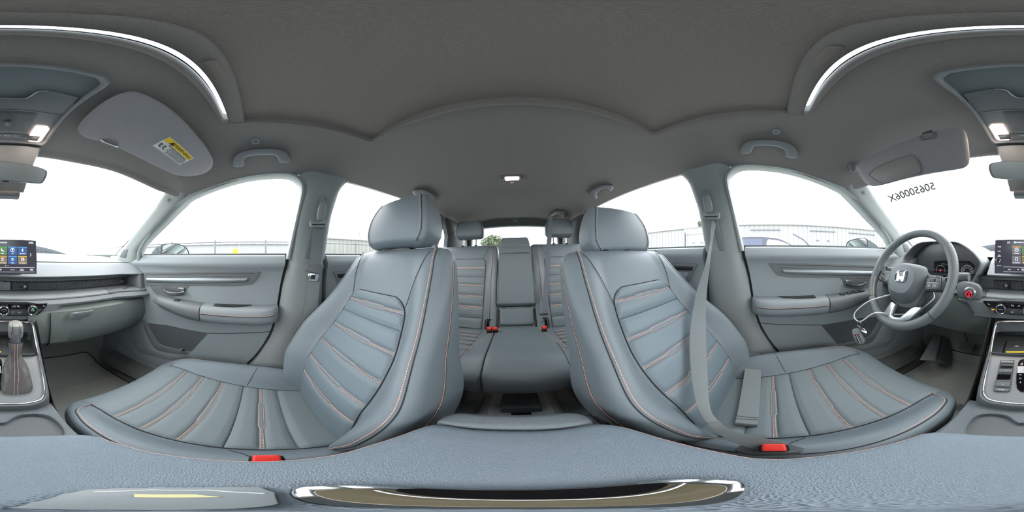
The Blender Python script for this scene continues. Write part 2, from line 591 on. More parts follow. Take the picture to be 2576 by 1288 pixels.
# lower wall behind everything (sill and body)
for nm, s in (('wall_right', -1), ('wall_left', 1)):
    mb = MB()
    prof = [(.72, .03), (.75, -.02), (.76, -.3), (.745, -.60), (.70, -.71), (.655, -.73), (.64, -.80)]
    mb.grid(lambda i, y: V((s*prof[i][0], y, prof[i][1] - .0)), range(len(prof)), lsp(-1.3, 2.1, 30))
    tag(mb.build(nm, PILL), kind='structure')
# floor with the tunnel hump
def floorz(x, y):
    z = FLOORZ
    z += .10*ss(.16 - abs(x), 0, .06)
    z += .30*ss(-y, .86, 1.15)            # toe board
    z += .16*ss(y, .62, .80)              # step under the rear bench
    z += .02*mnoise.noise(V((x*3, y*3, 1)))*.5
    return z
mb = MB()
mb.grid(lambda x, y: V((x, y, floorz(x, y))), lsp(-.75, .75, 61), lsp(-1.32, 2.1, 100))
tag(mb.build('floor', CARP), kind='structure')
# bulkhead under the dash
mb = MB().box((0, -1.19, -.40), (1.46, .03, .80))
tag(mb.build('wall_front', CARP), kind='structure')
# windscreen
def ws(t, k):
    top = fsheet(t*.98, 0) + V((0, -.02, .005))
    bot = V((t*.71, -1.22 + .36*abs(t)**2.5, .030))
    return top.lerp(bot, k)
mb = MB().grid(ws, lsp(-1, 1, 17), lsp(0, 1, 9))
tag(mb.build('window_1', SCR), kind='structure')
mb = MB()
for s in (-1, 1):
    mb.tube([ws(s, k) for k in lsp(.25, 1, 12)], .003, 6)
tag(mb.build('trim_10', RUB), kind='structure')
# side glass panes
for k, s in ((2, -1), (3, 1)):
    f = (lambda L: L) if s < 0 else mir
    q = [p + V((-.045, 0, 0)) for p in smooth(winF, 1)]
    q = [V((-.72, -.66, -.03))] + q[1:-1] + [V((-.72, .14, -.03))]
    mb = MB(); q = f(q); mb.prism(q, (s*.003, 0, 0))
    tag(mb.build('window_%d' % k, SCR, flat=True), kind='structure')
# ================================================================ REAR OF THE SHELL
def sx_side(y, z, off=0): return -(.684 - .29*(z) - ip(y, [(.6, 0), (1.2, .04), (1.7, .10)]) - off)
rw_rear = [V((sx_side(y, z), y, z)) for y, z in ((1.03, .345), (1.05, .33), (1.07, .25), (1.09, .12), (1.10, .004))]
q_front = [V((sx_side(y, z), y, z)) for y, z in ((1.20, .335), (1.215, .28), (1.215, .20), (1.20, .10), (1.19, .03))]
q_rear = [V((sx_side(y, z), y, z)) for y, z in ((1.205, .335), (1.25, .285), (1.33, .20), (1.36, .10), (1.34, .03))]
tg = [V((-x, y, z)) for x, y, z in ((.55, 1.685, .315), (.53, 1.72, .27), (.54, 1.80, .15), (.56, 1.86, .03), (.58, 1.88, -.10))]
for k, s in ((11, -1), (12, 1)):
    f = (lambda L: L) if s < 0 else mir
    o = strip(f(rw_rear), f(q_front), .018, .05, 24).build('trim_%d' % k, MIDP, kind='structure')
    c = V((s*.553, 1.12, .285))
    MB().lathe(c, (s, 0, .3), [(.001, .0), (.010, .0), (.011, .004), (.011, .012)], 16).build('trim_cap', PIL, o)
for k, s in ((13, -1), (14, 1)):
    f = (lambda L: L) if s < 0 else mir
    o = strip(f(q_rear), f(tg), .03, .04, 24, 16).build('trim_%d' % k, DARKP, kind='structure')
for k, s in ((8, -1), (9, 1)):
    f = (lambda L: L) if s < 0 else mir
    g = MB().grid(lambda a, b: f([V((sx_side(a, b) - .05, a, b))])[0], lsp(1.16, 1.42, 8), lsp(.0, .35, 8))
    tag(g.build('window_%d' % (4 if s < 0 else 5), SCR), kind='structure')
    # rear door glass
    q = [V((sx_side(a, b) - .05, a, b)) for a, b in ((.24, -.03), (.24, .355), (.5, .37), (1.05, .36), (1.12, -.03))]
    tag(MB().prism(f(q), (s*.003, 0, 0)).build('window_%d' % (8 if s < 0 else 9), SCR, flat=True), kind='structure')
# quarter sills and side of the cargo space
for k, s in ((15, -1), (16, 1)):
    f = (lambda L: L) if s < 0 else mir
    g = MB().grid(lambda y, z: V((s*abs(sx_side(y, z)) - s*(.02 - .03*ss(z, -.05, .03)), y, z)), lsp(1.08, 1.92, 20), lsp(-.82, .035, 18))
    tag(g.build('trim_%d' % k, DARKP), kind='structure')
# tailgate
mb = MB()
def tgp(x, z):  # tailgate inner face
    return V((x, 1.72 + (.37 - z)*.62 + .0 - .10*(x/.5)**2*.5, z))
Wt = [( -.455, .275), (-.40, .303), (-.2, .316), (0, .320), (.2, .316), (.40, .303), (.455, .275), (.50, .10), (.50, .02), (.46, -.02), (-.46, -.02), (-.50, .02), (-.50, .10)]
Wt3 = smooth([V((x, 0, z)) for x, z in Wt], 2, True)
out = resample([V((x, 0, z)) for x, z in ((-.56, .33), (-.3, .40), (0, .412), (.3, .40), (.56, .33), (.60, -.05), (.60, -.80), (-.60, -.80), (-.60, -.05))], 120, True)
# match window outline to the outer one by angle
def bya(L, n=120):
    L = resample(L, 600, True); c = V((0, 0, .1)); o = []
    for i in range(n):
        a = 2*PI*i/n
        d = V((math.cos(a), 0, math.sin(a)))
        o.append(max(L, key=lambda p: (p - c).normalized().dot(d)))
    return o
wi, wo = bya(Wt3), bya(out)
rings = []
for t, dy in ((1, -.03), (.9, -.030), (.5, -.032), (.12, -.03), (.03, -.022), (0, 0), (0, .035)):
    rings.append([tgp(a.x + (b.x - a.x)*t, a.z + (b.z - a.z)*t) + V((0, dy, 0)) for a, b in zip(wi, wo)])
mb.loft(rings, True, False)
tail = tag(mb.build('door_5', DARKP), kind='structure')
c = tgp(.012, .372) + V((0, -.033, 0))
hg = MB().prism(rrect(c, (1, 0, 0), (0, -.53, .85), .05, .028, .006), (0, -.004, -.002)).build('latch_cover', MIDP, tail, bevel=.001)
hk = MB(); hk.tube([c + V((-.012, -.007, -.006)), c + V((-.004, -.007, .003)), c + V((.004, -.007, .004)), c + V((.011, -.007, -.003))], .0018, 6)
hk.box(c + V((.002, -.007, -.008)), (.018, .002, .003)); hk.build('release_symbol', SAT, hg)
mb = MB().grid(lambda x, z: tgp(x, z) + V((0, .03, 0)), lsp(-.52, .52, 14), lsp(-.05, .36, 10))
tag(mb.build('window_6', SCR), kind='structure')
# fine heater wires
mb = MB()
tag(MB().box((0, 2.02, -.45), (1.3, .05, .95)).build('wall_back', DARKP), kind='structure')
# ================================================================ DOORS
DPAD = mat('door_pad_leather', (136, 144, 147), .5, bump=(900, .3, 'v'))
METALD = mat('brushed_trim', (150, 158, 163), .38, metal=.55, bump=(700, .8))
FABP = mat('lower_door_plastic', (134, 140, 140), .6, bump=(600, .3, 'v'))
def dx(y, z):   # inner skin of the front door
    x = .690 + .010*ss(-z, .02, .10)
    x += .010*ss(-z, .22, .40)
    x -= .012*math.exp(-((z + .02)/.018)**2)
    x += .02*ss(-y, .62, .85)
    return x
def front_door(num, s):
    f = (lambda p: V(p)) if s < 0 else (lambda p: V((-p[0], p[1], p[2])))
    yr = lambda z: ip(-z, [(0, .122), (.12, .098), (.26, .075), (.36, .045), (.50, -.03), (.60, -.11), (.66, -.2)])
    mb = MB()
    zs = [.020, .022, .018, .008, -.004] + lsp(-.012, -.655, 60)
    def P(t, i):
        z = zs[i]
        y1 = yr(max(-z, 0) * 1.0 * -1) - .006; y1 = yr(min(z, 0)) - .006
        y = -.92 + (y1 + .92)*t
        x = -dx(y, z)
        if i == 0: x -= .05
        elif i == 1: x -= .02
        elif i == 2: x -= .006
        if t >= 1: x -= .05
        return f((x, y, z))
    mb.grid(P, lsp(0, .99, 60) + [.996, 1.0], range(len(zs)))
    D = tag(mb.build('door_%d' % num, VINYL), kind='structure')
    def q(px, py, lift=0.0):
        x = -.69
        for _ in range(3):
            p = atx(px, py, x); x = -dx(p.y, p.z) + lift
        return atx(px, py, x)
    def F(L): return [f(p) for p in L]
    inn = V((-s, 0, 0))
    # trim recess with pointed rear end: dark upper strip, silver textured strip, lower lip
    def band(top, bot, name, m, lift, dip=0.0, n=30):
        A = resample([q(*p, lift) for p in top], n); B = resample([q(*p, lift) for p in bot], n)
        rings = []
        for a, b in zip(A, B):
            row = [a - V((.012 + lift, 0, 0))]
            for j in range(7):
                t = j/6
                row.append(a.lerp(b, t) - V((dip*math.sin(PI*t), 0, 0)))
            row.append(b - V((.012 + lift, 0, 0)))
            rings.append([f(p) for p in row])
        return MB().loft(rings, True, True).build(name, m, D)
    band([(364, 685), (520, 684), (655, 683)], [(364, 717), (500, 717), (600, 718), (634, 714), (655, 685)], 'trim_surround', MIDP, .006)
    band([(366, 689), (520, 688), (641, 687)], [(366, 697), (520, 696), (630, 694)], 'upper_strip', DARKP, .009, .004)
    band([(368, 699), (500, 699), (624, 699)], [(370, 709), (500, 712), (616, 709)], 'silver_strip', METALD, .012, -.006)
    # handle recess and chrome pull
    def tr(pts, lift): return [q(*p, lift) for p in pts]
    rec = smooth(tr([(372, 714), (480, 716), (472, 722), (464, 738), (456, 745), (405, 745), (388, 738), (378, 722)], .003), 1, True)
    MB().prism(F(rec), -inn*.008).build('handle_surround', MIDP, D, bevel=.002)
    bowl = smooth(tr([(404, 719), (460, 721), (464, 727), (462, 737), (455, 741), (425, 741), (412, 735), (406, 727)], .008), 1, True)
    h = MB().prism(F(bowl), -inn*.005).build('handle_cup', DARKP, D, bevel=.001)
    ch = tr([(410, 729), (420, 737), (440, 739), (455, 737), (463, 735)], .022)
    MB().tube(F(smooth(ch, 2)), .0065, 8, flat=.6).build('door_handle', CHR, D)
    lk = tr([(446, 724), (462, 724), (462, 732), (449, 732)], .016)
    MB().prism(F(lk), -inn*.010).build('lock_button', SAT, D, bevel=.002)
    # armrest: padded rear part with stitch, plastic switch part in front
    def arm_x(y): return ip(y, [(-.50, .665), (-.44, .635), (-.30, .620), (0, .620), (.05, .632), (.08, .665)])
    def arm(y0_, y1_, name, m, zt=-.195, zb=-.272):
        rings = []
        for y in lsp(y0_, y1_, 26):
            xi = arm_x(y); zt_ = zt + .012*ss(-y, .2, .5); zb_ = zb + .035*ss(-y, .25, .52) + .0
            pts = [(-.73, zt_ - .002), (-(xi + .030), zt_), (-(xi + .012), zt_ - .003), (-(xi + .003), zt_ - .012), (-xi, zt_ - .028), (-(xi + .002), (zt_ + zb_)/2 - .01), (-(xi + .010), zb_ + .012), (-(xi + .022), zb_ + .002), (-(xi + .05), zb_), (-.73, zb_ + .004)]
            rings.append([f((a, y, b)) for a, b in pts])
        return MB().loft(rings).build(name, m, D, bevel=0)
    ysplit = -.235
    yc_ = q(490, 800, .05).y
    A = arm(ysplit - .0, .078, 'armrest_pad', DPAD)
    arm(-.505, ysplit - .004, 'switch_panel', MIDP, -.197)
    # pull cup in the pad
    cup = [(-.685, -.185, -.1925), (-.648, -.185, -.1925), (-.645, -.165, -.1925), (-.648, -.10, -.1925), (-.668, -.05, -.1925), (-.690, -.03, -.1925)]
    MB().prism(F([V(p) for p in cup]), (0, 0, -.002)).build('pull_cup', BLK, D)
    # seam and red stitch along the pad
    line = [V((-(arm_x(y) - .0012), y, -.2275)) for y in lsp(ysplit + .003, .062, 24)]
    MB().tube(F(line), .0012, 6).build('armrest_seam', GRV, D)
    sm = MB(); stitch(sm, F([p + V((.0006, 0, .004)) for p in line])); sm.build('armrest_stitching', ST, D)
    # window switches
    sw = [(-.38, 1), (-.345, 1)] if s > 0 else [(-.36, 1)]
    if s > 0: sw += [(-.41, 0), (-.31, 1)]
    for y, kk in sw:
        zt = -.197 + .012*ss(-y, .2, .5)
        e = MB().prism(F([V((-.672, y - .012, zt)), V((-.645, y - .012, zt)), V((-.645, y + .012, zt)), V((-.672, y + .012, zt))]), (0, 0, .003)).build('window_switch', BLK, D, bevel=.001)
        MB().prism(F([V((-.668, y - .002, zt + .003)), V((-.650, y - .002, zt + .003)), V((-.650, y + .010, zt + .008)), V((-.668, y + .010, zt + .008))]), (0, 0, -.004)).build('switch_rocker', MIDP, e, bevel=.001)
    # lower panel: plastic insert with map pocket
    low = [(328, 812), (345, 806), (400, 812), (520, 836), (495, 868), (478, 888), (400, 880), (388, 868), (366, 818), (355, 812)]
    rimo = smooth(tr([(355, 808), (366, 806), (392, 855), (402, 868), (470, 884), (476, 893), (400, 884), (383, 872)], .006), 1, True)
    MB().prism(F(rimo), -inn*.02).build('pocket_rim', MIDP, D, bevel=.003)
    pk = smooth(tr([(366, 812), (420, 818), (523, 838), (503, 860), (480, 884), (440, 880), (403, 868), (392, 856)], .002), 0, True)
    MB().prism(F(pk), -inn*.006).build('map_pocket', DARKP, D)
    fr = tr([(322, 818), (358, 812), (383, 872), (398, 884), (478, 896), (430, 905), (352, 888), (330, 860)], .003)
    MB().prism(F(fr), -inn*.008).build('lower_panel', FABP, D, bevel=.002)
    if s < 0:
        MB().box(q(456, 880, .02), (.02, .014, .012)).build('pocket_clip', MIDP, D, bevel=.002)
    # groove between upper vinyl and lower panel
    ln = [q(px, py, .001) for px, py in ((522, 838), (600, 838), (660, 836), (690, 832))]
    MB().tube(F(ln), .0016, 6).build('panel_seam', GRV, D)
    return D
front_door(1, -1)
front_door(2, 1)
# rear doors
def rear_door(num, s):
    f = (lambda p: V(p)) if s < 0 else (lambda p: V((-p[0], p[1], p[2])))
    def rx_(y, z): return .690 + .012*ss(-z, .02, .10) - .012*math.exp(-((z + .02)/.018)**2) - .10*ss(y, .9, 1.3)*.4
    zs = [.020, .022, .018, .008, -.004] + lsp(-.012, -.70, 40)
    y0_ = lambda z: ip(-z, [(0, .300), (.3, .300), (.5, .35), (.7, .46)])
    def P(y_, i):
        z = zs[i]; y = y0_(min(z, 0)) + (1.15 - y0_(min(z, 0)))*y_
        x = -rx_(y, z)
        if i == 0: x -= .05
        elif i == 1: x -= .02
        elif i == 2: x -= .006
        if y_ <= 0: x -= .05
        return f((x, y, z))
    D = tag(MB().grid(P, [0, .006] + lsp(.02, 1, 30), range(len(zs))).build('door_%d' % num, VINYL), kind='structure')
    o = [V((-.694, y, z)) for y, z in ((.335, -.055), (.62, -.055), (.80, -.06), (.80, -.15), (.385, -.15))]
    MB().prism([f(p) for p in o], V((-s, 0, 0))*.008).build('trim_surround', MIDP, D, bevel=.003)
    o = [V((-.683, y, z)) for y, z in ((.352, -.068), (.62, -.066), (.78, -.07), (.78, -.088), (.36, -.088))]
    MB().prism([f(p) for p in o], V((-s, 0, 0))*.004).build('upper_strip', BLK, D, bevel=.001)
    o = [V((-.683, y, z)) for y, z in ((.375, -.098), (.46, -.096), (.45, -.135), (.40, -.135))]
    MB().prism([f(p) for p in o], V((-s, 0, 0))*.006).build('silver_strip', METALD, D, bevel=.001)
    hd = [V((-.675, y, z)) for y, z in ((.48, -.125), (.50, -.132), (.54, -.132), (.56, -.12))]
    MB().tube([f(p) for p in hd], .006, 8).build('door_handle', CHR, D)
    return D
rear_door(3, -1)
rear_door(4, 1)
# ================================================================ FRONT SEATS
def make_seat(label, side, cx, yc, zc, rec, hr, stl, VT, lean=(0, 0), lift=0):
    r = R(rec)
    T = V((0, math.sin(r), math.cos(r))); N = V((0, -math.cos(r), math.sin(r)))
    O = V((cx, yc, zc))
    def P(u, v, w): return V((O.x + side*(u + lean[0] + lean[1]*v), O.y + T.y*v + N.y*w, O.z + T.z*v + N.z*w))
    root = thing('bucket_seat', (cx, yc - .1, FLOORZ), label, 'car seat', 'front bucket seats')
    I = lambda v: ip(v, [(0, .148), (.2, .152), (.44, .122), (.6, .10)])
    E = lambda v: ip(v, [(-.1, .165), (0, .185), (.10, .222), (.2, .232), (.33, .208), (.46, .184), (.56, .168), (.62, .158)])
    B = lambda v: ip(v, [(-.1, .03), (0, .05), (.12, .085), (.24, .080), (.38, .045), (.50, .018), (.62, 0)])
    Tk = lambda v: ip(v, [(-.1, .13), (.05, .17), (.2, .17), (.45, .12), (.62, .085)])
    DD = lambda v: ip(v, [(-.1, .012), (.1, .018), (.3, .022), (.5, .040), (.62, .042)])
    def h(u, v):
        a = abs(u); i, e = I(v), E(v)
        x = max(0, (a - i)/(e - i))
        b = B(v)*math.sin(min(x, 1)*PI*.60)**1.3 if x > 0 else 0
        b += .010*(1 - min(1, a/e)**2)*ss(v, .40, .56)
        b -= .012*ss(v, .55, .62)
        b += ip(v, [(-.08, -.045), (-.02, -.025), (.06, .008), (.14, .026), (.22, .022), (.30, .008), (.38, 0)])*(1 - ss(a, i - .01, i + .05))
        return b
    back = pad(P, lambda v: -E(v), E, h, Tk, -.08, .615, DD, .045, 60, 56, .035).build('backrest', LE, root)
    # perforated centre panel
    VB = -.03
    def wid(v):
        w_ = I(v) - .004
        d = VT - v
        if d < .05: w_ -= .05*(1 - math.sqrt(max(0, 1 - (1 - d/.05)**2)))
        return w_
    def half(sx):  # half distance between the two stitch rows
        return .0022 + .0034*ss(.42 - abs(sx), 0, .06)
    def hp(sx, v, lines, base):
        z = base
        prev = min((abs(v - l[0]) for l in lines))
        z += .0032*ss(prev, .003, .018)
        for l, k in lines:
            if k:
                for q in (-1, 1): z -= .0028*math.exp(-((v - l - q*(half(sx) + .002))/.0022)**2)
            else: z -= .0045*math.exp(-((v - l)/.0022)**2)
        return z
    def fi(sx, v):
        u = sx*wid(v)
        edge = ss(1 - abs(sx), 0, .07)*ss(VT - v, 0, .012)
        return P(u, v, h(u, v) + .0010 + hp(sx, v, stl, .0035)*edge)
    mb = MB().grid(fi, lsp(-1, 1, 49), lsp(VB, VT, 150), lambda a, v: (a*wid(v), v))
    mb.build('backrest_centre_panel', PF, root)
    for l, k in stl:
        if not k:
            MB().tube([fi(a, l) + N*.0003 for a in lsp(-.98, .98, 20)], .0008, 5).build('channel_seam', GRV, root); continue
        sm = MB()
        for q in (-1, 1):
            path = [fi(a, l + q*half(a)) + N*.0008 for a in lsp(-.97, .97, 40)]
            stitch(sm, path, .0058, .00085)
        sm.build('channel_stitching', ST, root)
    # outline cord of the panel
    o = [fi(-.995, v) for v in lsp(VB, VT - .002, 60)] + [fi(a, VT - .001) for a in lsp(-.99, .99, 20)] + [fi(.995, v) for v in lsp(VT - .002, VB, 60)]
    MB().tube([p + N*.0006 for p in o], .0012, 6).build('panel_seam', GRV, root)
    # seams: front edge of the bolsters, shoulder seams
    for sd in (-1, 1):
        e = [P(sd*(E(v) + .003), v, h(E(v), v) - .0005) for v in lsp(-.05, .60, 60)]
        MB().tube(e, .0012, 6).build('bolster_seam', GRV, root)
        if sd < 0:
            sm = MB(); stitch(sm, [P(sd*(E(v) - .0025), v, h(E(v) - .0025, v) + .0008) for v in lsp(-.05, .60, 60)], .0052, .0010)
            sm.build('bolster_stitching', ST, root)
        e = [P(sd*(I(.445) - .006 + (E(.585) - .008 - I(.445))*t), .412 + .173*t, h(I(.445) + (E(.585) - .01 - I(.445))*t, .412 + .173*t) + .0003) for t in lsp(0, 1, 24)]
        MB().tube(e, .0009, 6).build('shoulder_seam', GRV, root)
        # second seam on the side panel
        e2 = [P(sd*(E(v) + DD(v) + .0005), v, .012 - .047*ss(v, -.02, .40)) for v in lsp(-.05, .57, 50)]
        MB().tube(e2, .0012, 6).build('side_seam', GRV, root)
        if sd < 0:
            sm = MB(); stitch(sm, [p + N*.005 + V((side*sd*.0012, 0, 0)) for p in e2], .0052, .0010)
            sm.build('side_stitching', ST, root)
    # ---------------- cushion
    a = R(10.5)
    T2 = V((0, -math.cos(a), math.sin(a))); N2 = V((0, math.sin(a), math.cos(a)))
    O2 = O + V((0, .035, -.058 + lift))
    def Q(u, v, w): return V((O2.x + side*u, O2.y + T2.y*v + N2.y*w, O2.z + T2.z*v + N2.z*w))
    L = .525
    I2 = lambda v: ip(v, [(0, .145), (.25, .155), (.45, .168), (.55, .172)])
    E2 = lambda v: ip(v, [(0, .185), (.08, .215), (.25, .232), (.40, .230), (.48, .214), (.53, .19)])
    B2 = lambda v: ip(v, [(0, .055), (.1, .078), (.25, .064), (.40, .034), (.50, .006), (.55, 0)])
    def h2(u, v):
        x = max(0, (abs(u) - I2(v))/(E2(v) - I2(v)))
        b = B2(v)*math.sin(min(x, 1)*PI*.62)**1.2 if x > 0 else 0
        b -= .050*ss(v, .42, .56)**1.4
        b += .006*math.sin(PI*min(1, max(0, v/.5)))
        return b
    cush = pad(Q, lambda v: -E2(v), E2, h2, lambda v: ip(v, [(0, .07), (.4, .075), (.53, .085)]), -.06, L, .014, .030, 50, 52, .02).build('seat_cushion', LE, root)
    st2 = [(.410, 1), (.345, 1), (.276, 1), (.208, 0), (.155, 1), (.103, 0)]
    VB2, VT2 = .03, L - .012
    def fi2(sx, v):
        u = sx*(I2(v) - .003)
        edge = ss(1 - abs(sx), 0, .06)
        return Q(u, v, h2(u, v) + .0008 + hp(sx, v, st2, .0035)*edge*ss(VT2 + .012 - v, 0, .03))
    MB().grid(fi2, lsp(-1, 1, 49), lsp(VB2, VT2, 150), lambda a_, v: (a_*I2(v), v)).build('cushion_centre_panel', PFC, root)
    for l, k in st2:
        if k:
            sm = MB()
            for q in (-1, 1):
                stitch(sm, [fi2(a_, l + q*half(a_)) + N2*.0008 for a_ in lsp(-.97, .97, 40)], .0058, .00085)
            sm.build('channel_stitching', ST, root)
    for l, k in st2:
        if not k: MB().tube([fi2(a_, l) + N2*.0003 for a_ in lsp(-.98, .98, 20)], .0008, 5).build('channel_seam', GRV, root)
    for sd in (-1, 1):
        MB().tube([fi2(sd*.995, v) + N2*.001 for v in lsp(VB2, VT2 - .030, 60)], .0013, 6).build('panel_seam', GRV, root)
        e = [Q(sd*(E2(v) - .012*ss(v, .46, .49) - .10*ss(v, .475, .50)), v, h2(E2(v) - .10*ss(v, .475, .50), v) + .0002) for v in lsp(.0, .492, 60)]
        MB().tube(e, .0014, 6).build('bolster_seam', GRV, root)
        sm = MB(); stitch(sm, [p + N2*.0012 - V((side*sd*.005, 0, 0)) for p in e], .0052, .0010); sm.build('bolster_stitching', ST, root)
        cx0 = [Q(sd*(I2(.19) + t*(E2(.17) - I2(.19) - .002)), .20 - .03*t, h2(I2(.19) + t*(E2(.17) - I2(.19)), .19) + .0004) for t in lsp(.02, .98, 12)]
        MB().tube(cx0, .0009, 5).build('cross_seam', GRV, root)
    # fabric skirt and seat base
    mb = pad(lambda u, v, w: Q(u, v, w - .075), lambda v: -E2(v) + .004, lambda v: E2(v) - .004, lambda u, v: 0.012, lambda v: .055, -.05, L - .01, .006, .02, 20, 12, .01)
    mb.build('cushion_skirt', SKIRT, root)
    MB().box((cx, yc - .19, zc - .20), (.36, .36, .06)).build('seat_frame', BLK, root, bevel=.004)
    for q in (-1, 1):
        mb = MB().box((cx + q*.19, yc - .16, FLOORZ + .035), (.035, .52, .03))
        mb.box((cx + q*.19, yc - .30, FLOORZ + .10), (.02, .05, .12)); mb.box((cx + q*.19, yc - .02, FLOORZ + .10), (.02, .05, .12))
        mb.build('seat_rail', BLK, root, bevel=.004)
    # recliner cover where back and cushion meet
    MB().lathe(P(.225, -.055, -.045), (side, 0, 0), [(.001, .014), (.03, .014), (.045, .010), (.05, -.02), (.05, -.04)], 24).build('recliner_cover', DARKP, root)
    # ---------------- headrest
    yo, zo, rr_, hh = hr
    hz = R(rr_)
    Th = V((0, math.sin(hz), math.cos(hz))); Nh = V((0, -math.cos(hz), math.sin(hz)))
    OH = V((cx, yo, zo))
    def H(u, v, w): return OH + V((side*u, 0, 0)) + Th*v + Nh*w
    EW = lambda v: ip(v, [(0, .098), (.045, .119), (.075, .118), (.20, .086)])
    def hh_(u, v): return .030*math.sin(PI*min(1, max(0, (v + .03)/.24)))**1 - .010*(abs(u)/.11)**2 + .006
    hd = pad(H, lambda v: -EW(v), EW, hh_, lambda v: ip(v, [(0, .045), (.06, .085), (.13, .085), (.20, .05)]), 0, hh, .020, .017, 26, 24, .014).build('headrest', LE, root)
    TH_ = mat('pale_thread_%d' % side, (196, 180, 172), .7)
    for sd in (-1, 1):
        g = MB(); s_ = MB()
        e = [H(sd*(EW(v) + .001), v, hh_(EW(v), v) + .0003) for v in lsp(.008, hh - .012, 30)]
        g.tube(e, .0011, 6)
        stitch(s_, [H(sd*(EW(v) - .004), v, hh_(EW(v) - .004, v) + .0012) for v in lsp(.010, hh - .014, 30)], .0046, .0010)
        g.build('headrest_seam', GRV, hd); s_.build('headrest_stitching', TH_, hd)
    for q in (-1, 1):
        p1 = H(q*.045, -.0, -.030); p2 = P(q*.045, .600, -.045)
        MB().tube([p1 + Th*.02, p1, p2, p2 - T*.03], .0062, 10).build('headrest_post', BLK if q > 0 else SAT, hd)
        MB().lathe(P(q*.045, .608, -.045), T, [(.001, .012), (.016, .011), (.020, .006), (.022, -.012)], 20).build('post_guide', BLK, root)
    MB().box(H(0, -.002, -.03), (.13, .035, .014)).build('headrest_underside', BLK, hd, bevel=.005)
    return root, P, Q
seatP, PP, PQ = make_seat('black leather front seat with orange stitching, headrest raised, beside the glovebox', -1, -.372, .120, -.498, 27.6, (.398, .040, 17, .195), [(.405, 1), (.358, 0), (.300, 1), (.225, 1), (.150, 1), (.078, 1)], .445)
seatD, DP, DQ = make_seat('black leather front seat crossed by a loose grey belt, behind the steering wheel', 1, .372, .110, -.498, 31.5, (.468, .000, 17, .19), [(.436, 1), (.390, 0), (.333, 1), (.255, 1), (.172, 1), (.092, 1)], .474, (.012, -.085), .026)
# ================================================================ ROOF FITTINGS
LAMP = mat('lit_map_lamp', (255, 222, 205), .4, emit=1.3)
LAMPR = mat('lit_rear_lamp', (255, 232, 214), .4, emit=2.5)
VIS = mat('visor_vinyl', (152, 151, 154), .65, bump=(800, .3, 'v'))
OHC = mat('overhead_plastic', (136, 140, 142), .6, bump=(800, .25, 'v'))
WHT = mat('white_print', (225, 228, 228), .5)
# sunshade behind the opening, slid back a finger's width
sh = thing('sunroof_shade', (0, .12, .46), 'dark fabric sunshade closing the sunroof opening, bright gap along its front edge', 'sunshade')
mb = MB()
mb.grid(lambda x, y: V((x, y, zc(x, y) + .014 + .002*mnoise.noise(V((x*5, y*5, 0))))), lsp(-SX - .02, SX + .02, 30), lsp(-.034, SY1 + .02, 26))
mb.grid(lambda x, y: V((x, y, zc(x, y) + .024)), lsp(-SX - .02, SX + .02, 12), lsp(-.034, SY1 + .02, 12))
mb.build('shade_panel', HEADD, sh)
rings = []
for x in lsp(-SX - .015, SX + .015, 30):
    z = zc(x, -.05)
    rings.append([V((x, y, z + q)) for y, q in ((-.034, .022), (-.034, .004), (-.038, .000), (-.050, .001), (-.066, .001), (-.0712, .006), (-.0712, .022))])
MB().loft(rings).build('front_bar', HEAD, sh, angle=60)
for xs_ in (-.19, .17):
    c = V((xs_, -.052, zc(xs_, -.05) + .0005))
    MB().prism(rrect(c, (1, 0, 0), (0, 1, 0), .075, .016, .006), (0, 0, -.0016)).build('finger_pull', HEADD, sh, bevel=.0006)

# ---------------- overhead console
oc = thing('overhead_console', (0, -.33, .44), 'grey overhead console with two lit map lamps and a dark open tray in the roof', 'overhead console')
def oc_w(y): return ip(y, [(-.475, .108), (-.46, .116), (-.33, .128), (-.20, .140), (-.185, .134), (-.178, .118)])
def orow(y, dz, inset): return [V((a*(oc_w(y) - inset), y, zc(0, y) + dz)) for a in lsp(-1, 1, 17)]
mb = MB()
# rim
outl = [V((s_*oc_w(y), y, 0)) for s_, Ys in ((1, lsp(-.475, -.178, 24)), (-1, lsp(-.178, -.475, 24))) for y in Ys]
cenr = V((0, -.325, 0))
rings = []
for k_, dz in ((1.0, .004), (.998, -.006), (.985, -.014), (.955, -.015), (.925, -.010), (.92, -.001)):
    rings.append([V((cenr.x + (p.x - cenr.x)*k_, cenr.y + (p.y - cenr.y)*k_, zc(p.x*k_, p.y) + dz)) for p in outl])
mb.loft(rings, True, False).build('console_rim', OHC, oc)
# open dark tray at the back
def trayp(x, y):
    e = ss(y, -.27, -.22)*ss(-.185 - y, 0, .03)*ss(oc_w(y) - .012 - abs(x), 0, .02)
    return V((x, y, zc(x, y) - .003 + .002 + .0*e))
mb = MB().grid(lambda a, y: V((a*(oc_w(y) - .007), y, zc(0, y) - .0025)), lsp(-1, 1, 25), lsp(-.335, -.180, 24))
mb.build('open_tray', mat('tray_dark_felt', (112, 122, 126), .8), oc)
# sunglasses lid with its swept notch
lid = []
for x, y in ((-.120, -.262), (-.062, -.257), (-.045, -.262), (-.036, -.284), (-.026, -.294), (.026, -.294), (.036, -.284), (.045, -.262), (.062, -.257), (.120, -.262), (.124, -.338), (-.124, -.338)):
    lid.append(V((x, y, zc(0, y) - .011)))
L_ = MB().prism(lid, (0, 0, .004)).build('sunglasses_lid', MIDP, oc, bevel=.0015)
MB().tube([V((-.126, -.339, zc(0, -.339) - .011)), V((.126, -.339, zc(0, -.339) - .011))], .0022, 6).build('lid_edge', SAT, L_)
MB().tube(smooth([p + V((0, 0, -.001)) for p in lid[1:9]], 1), .0016, 6).build('notch_edge', SAT, L_)
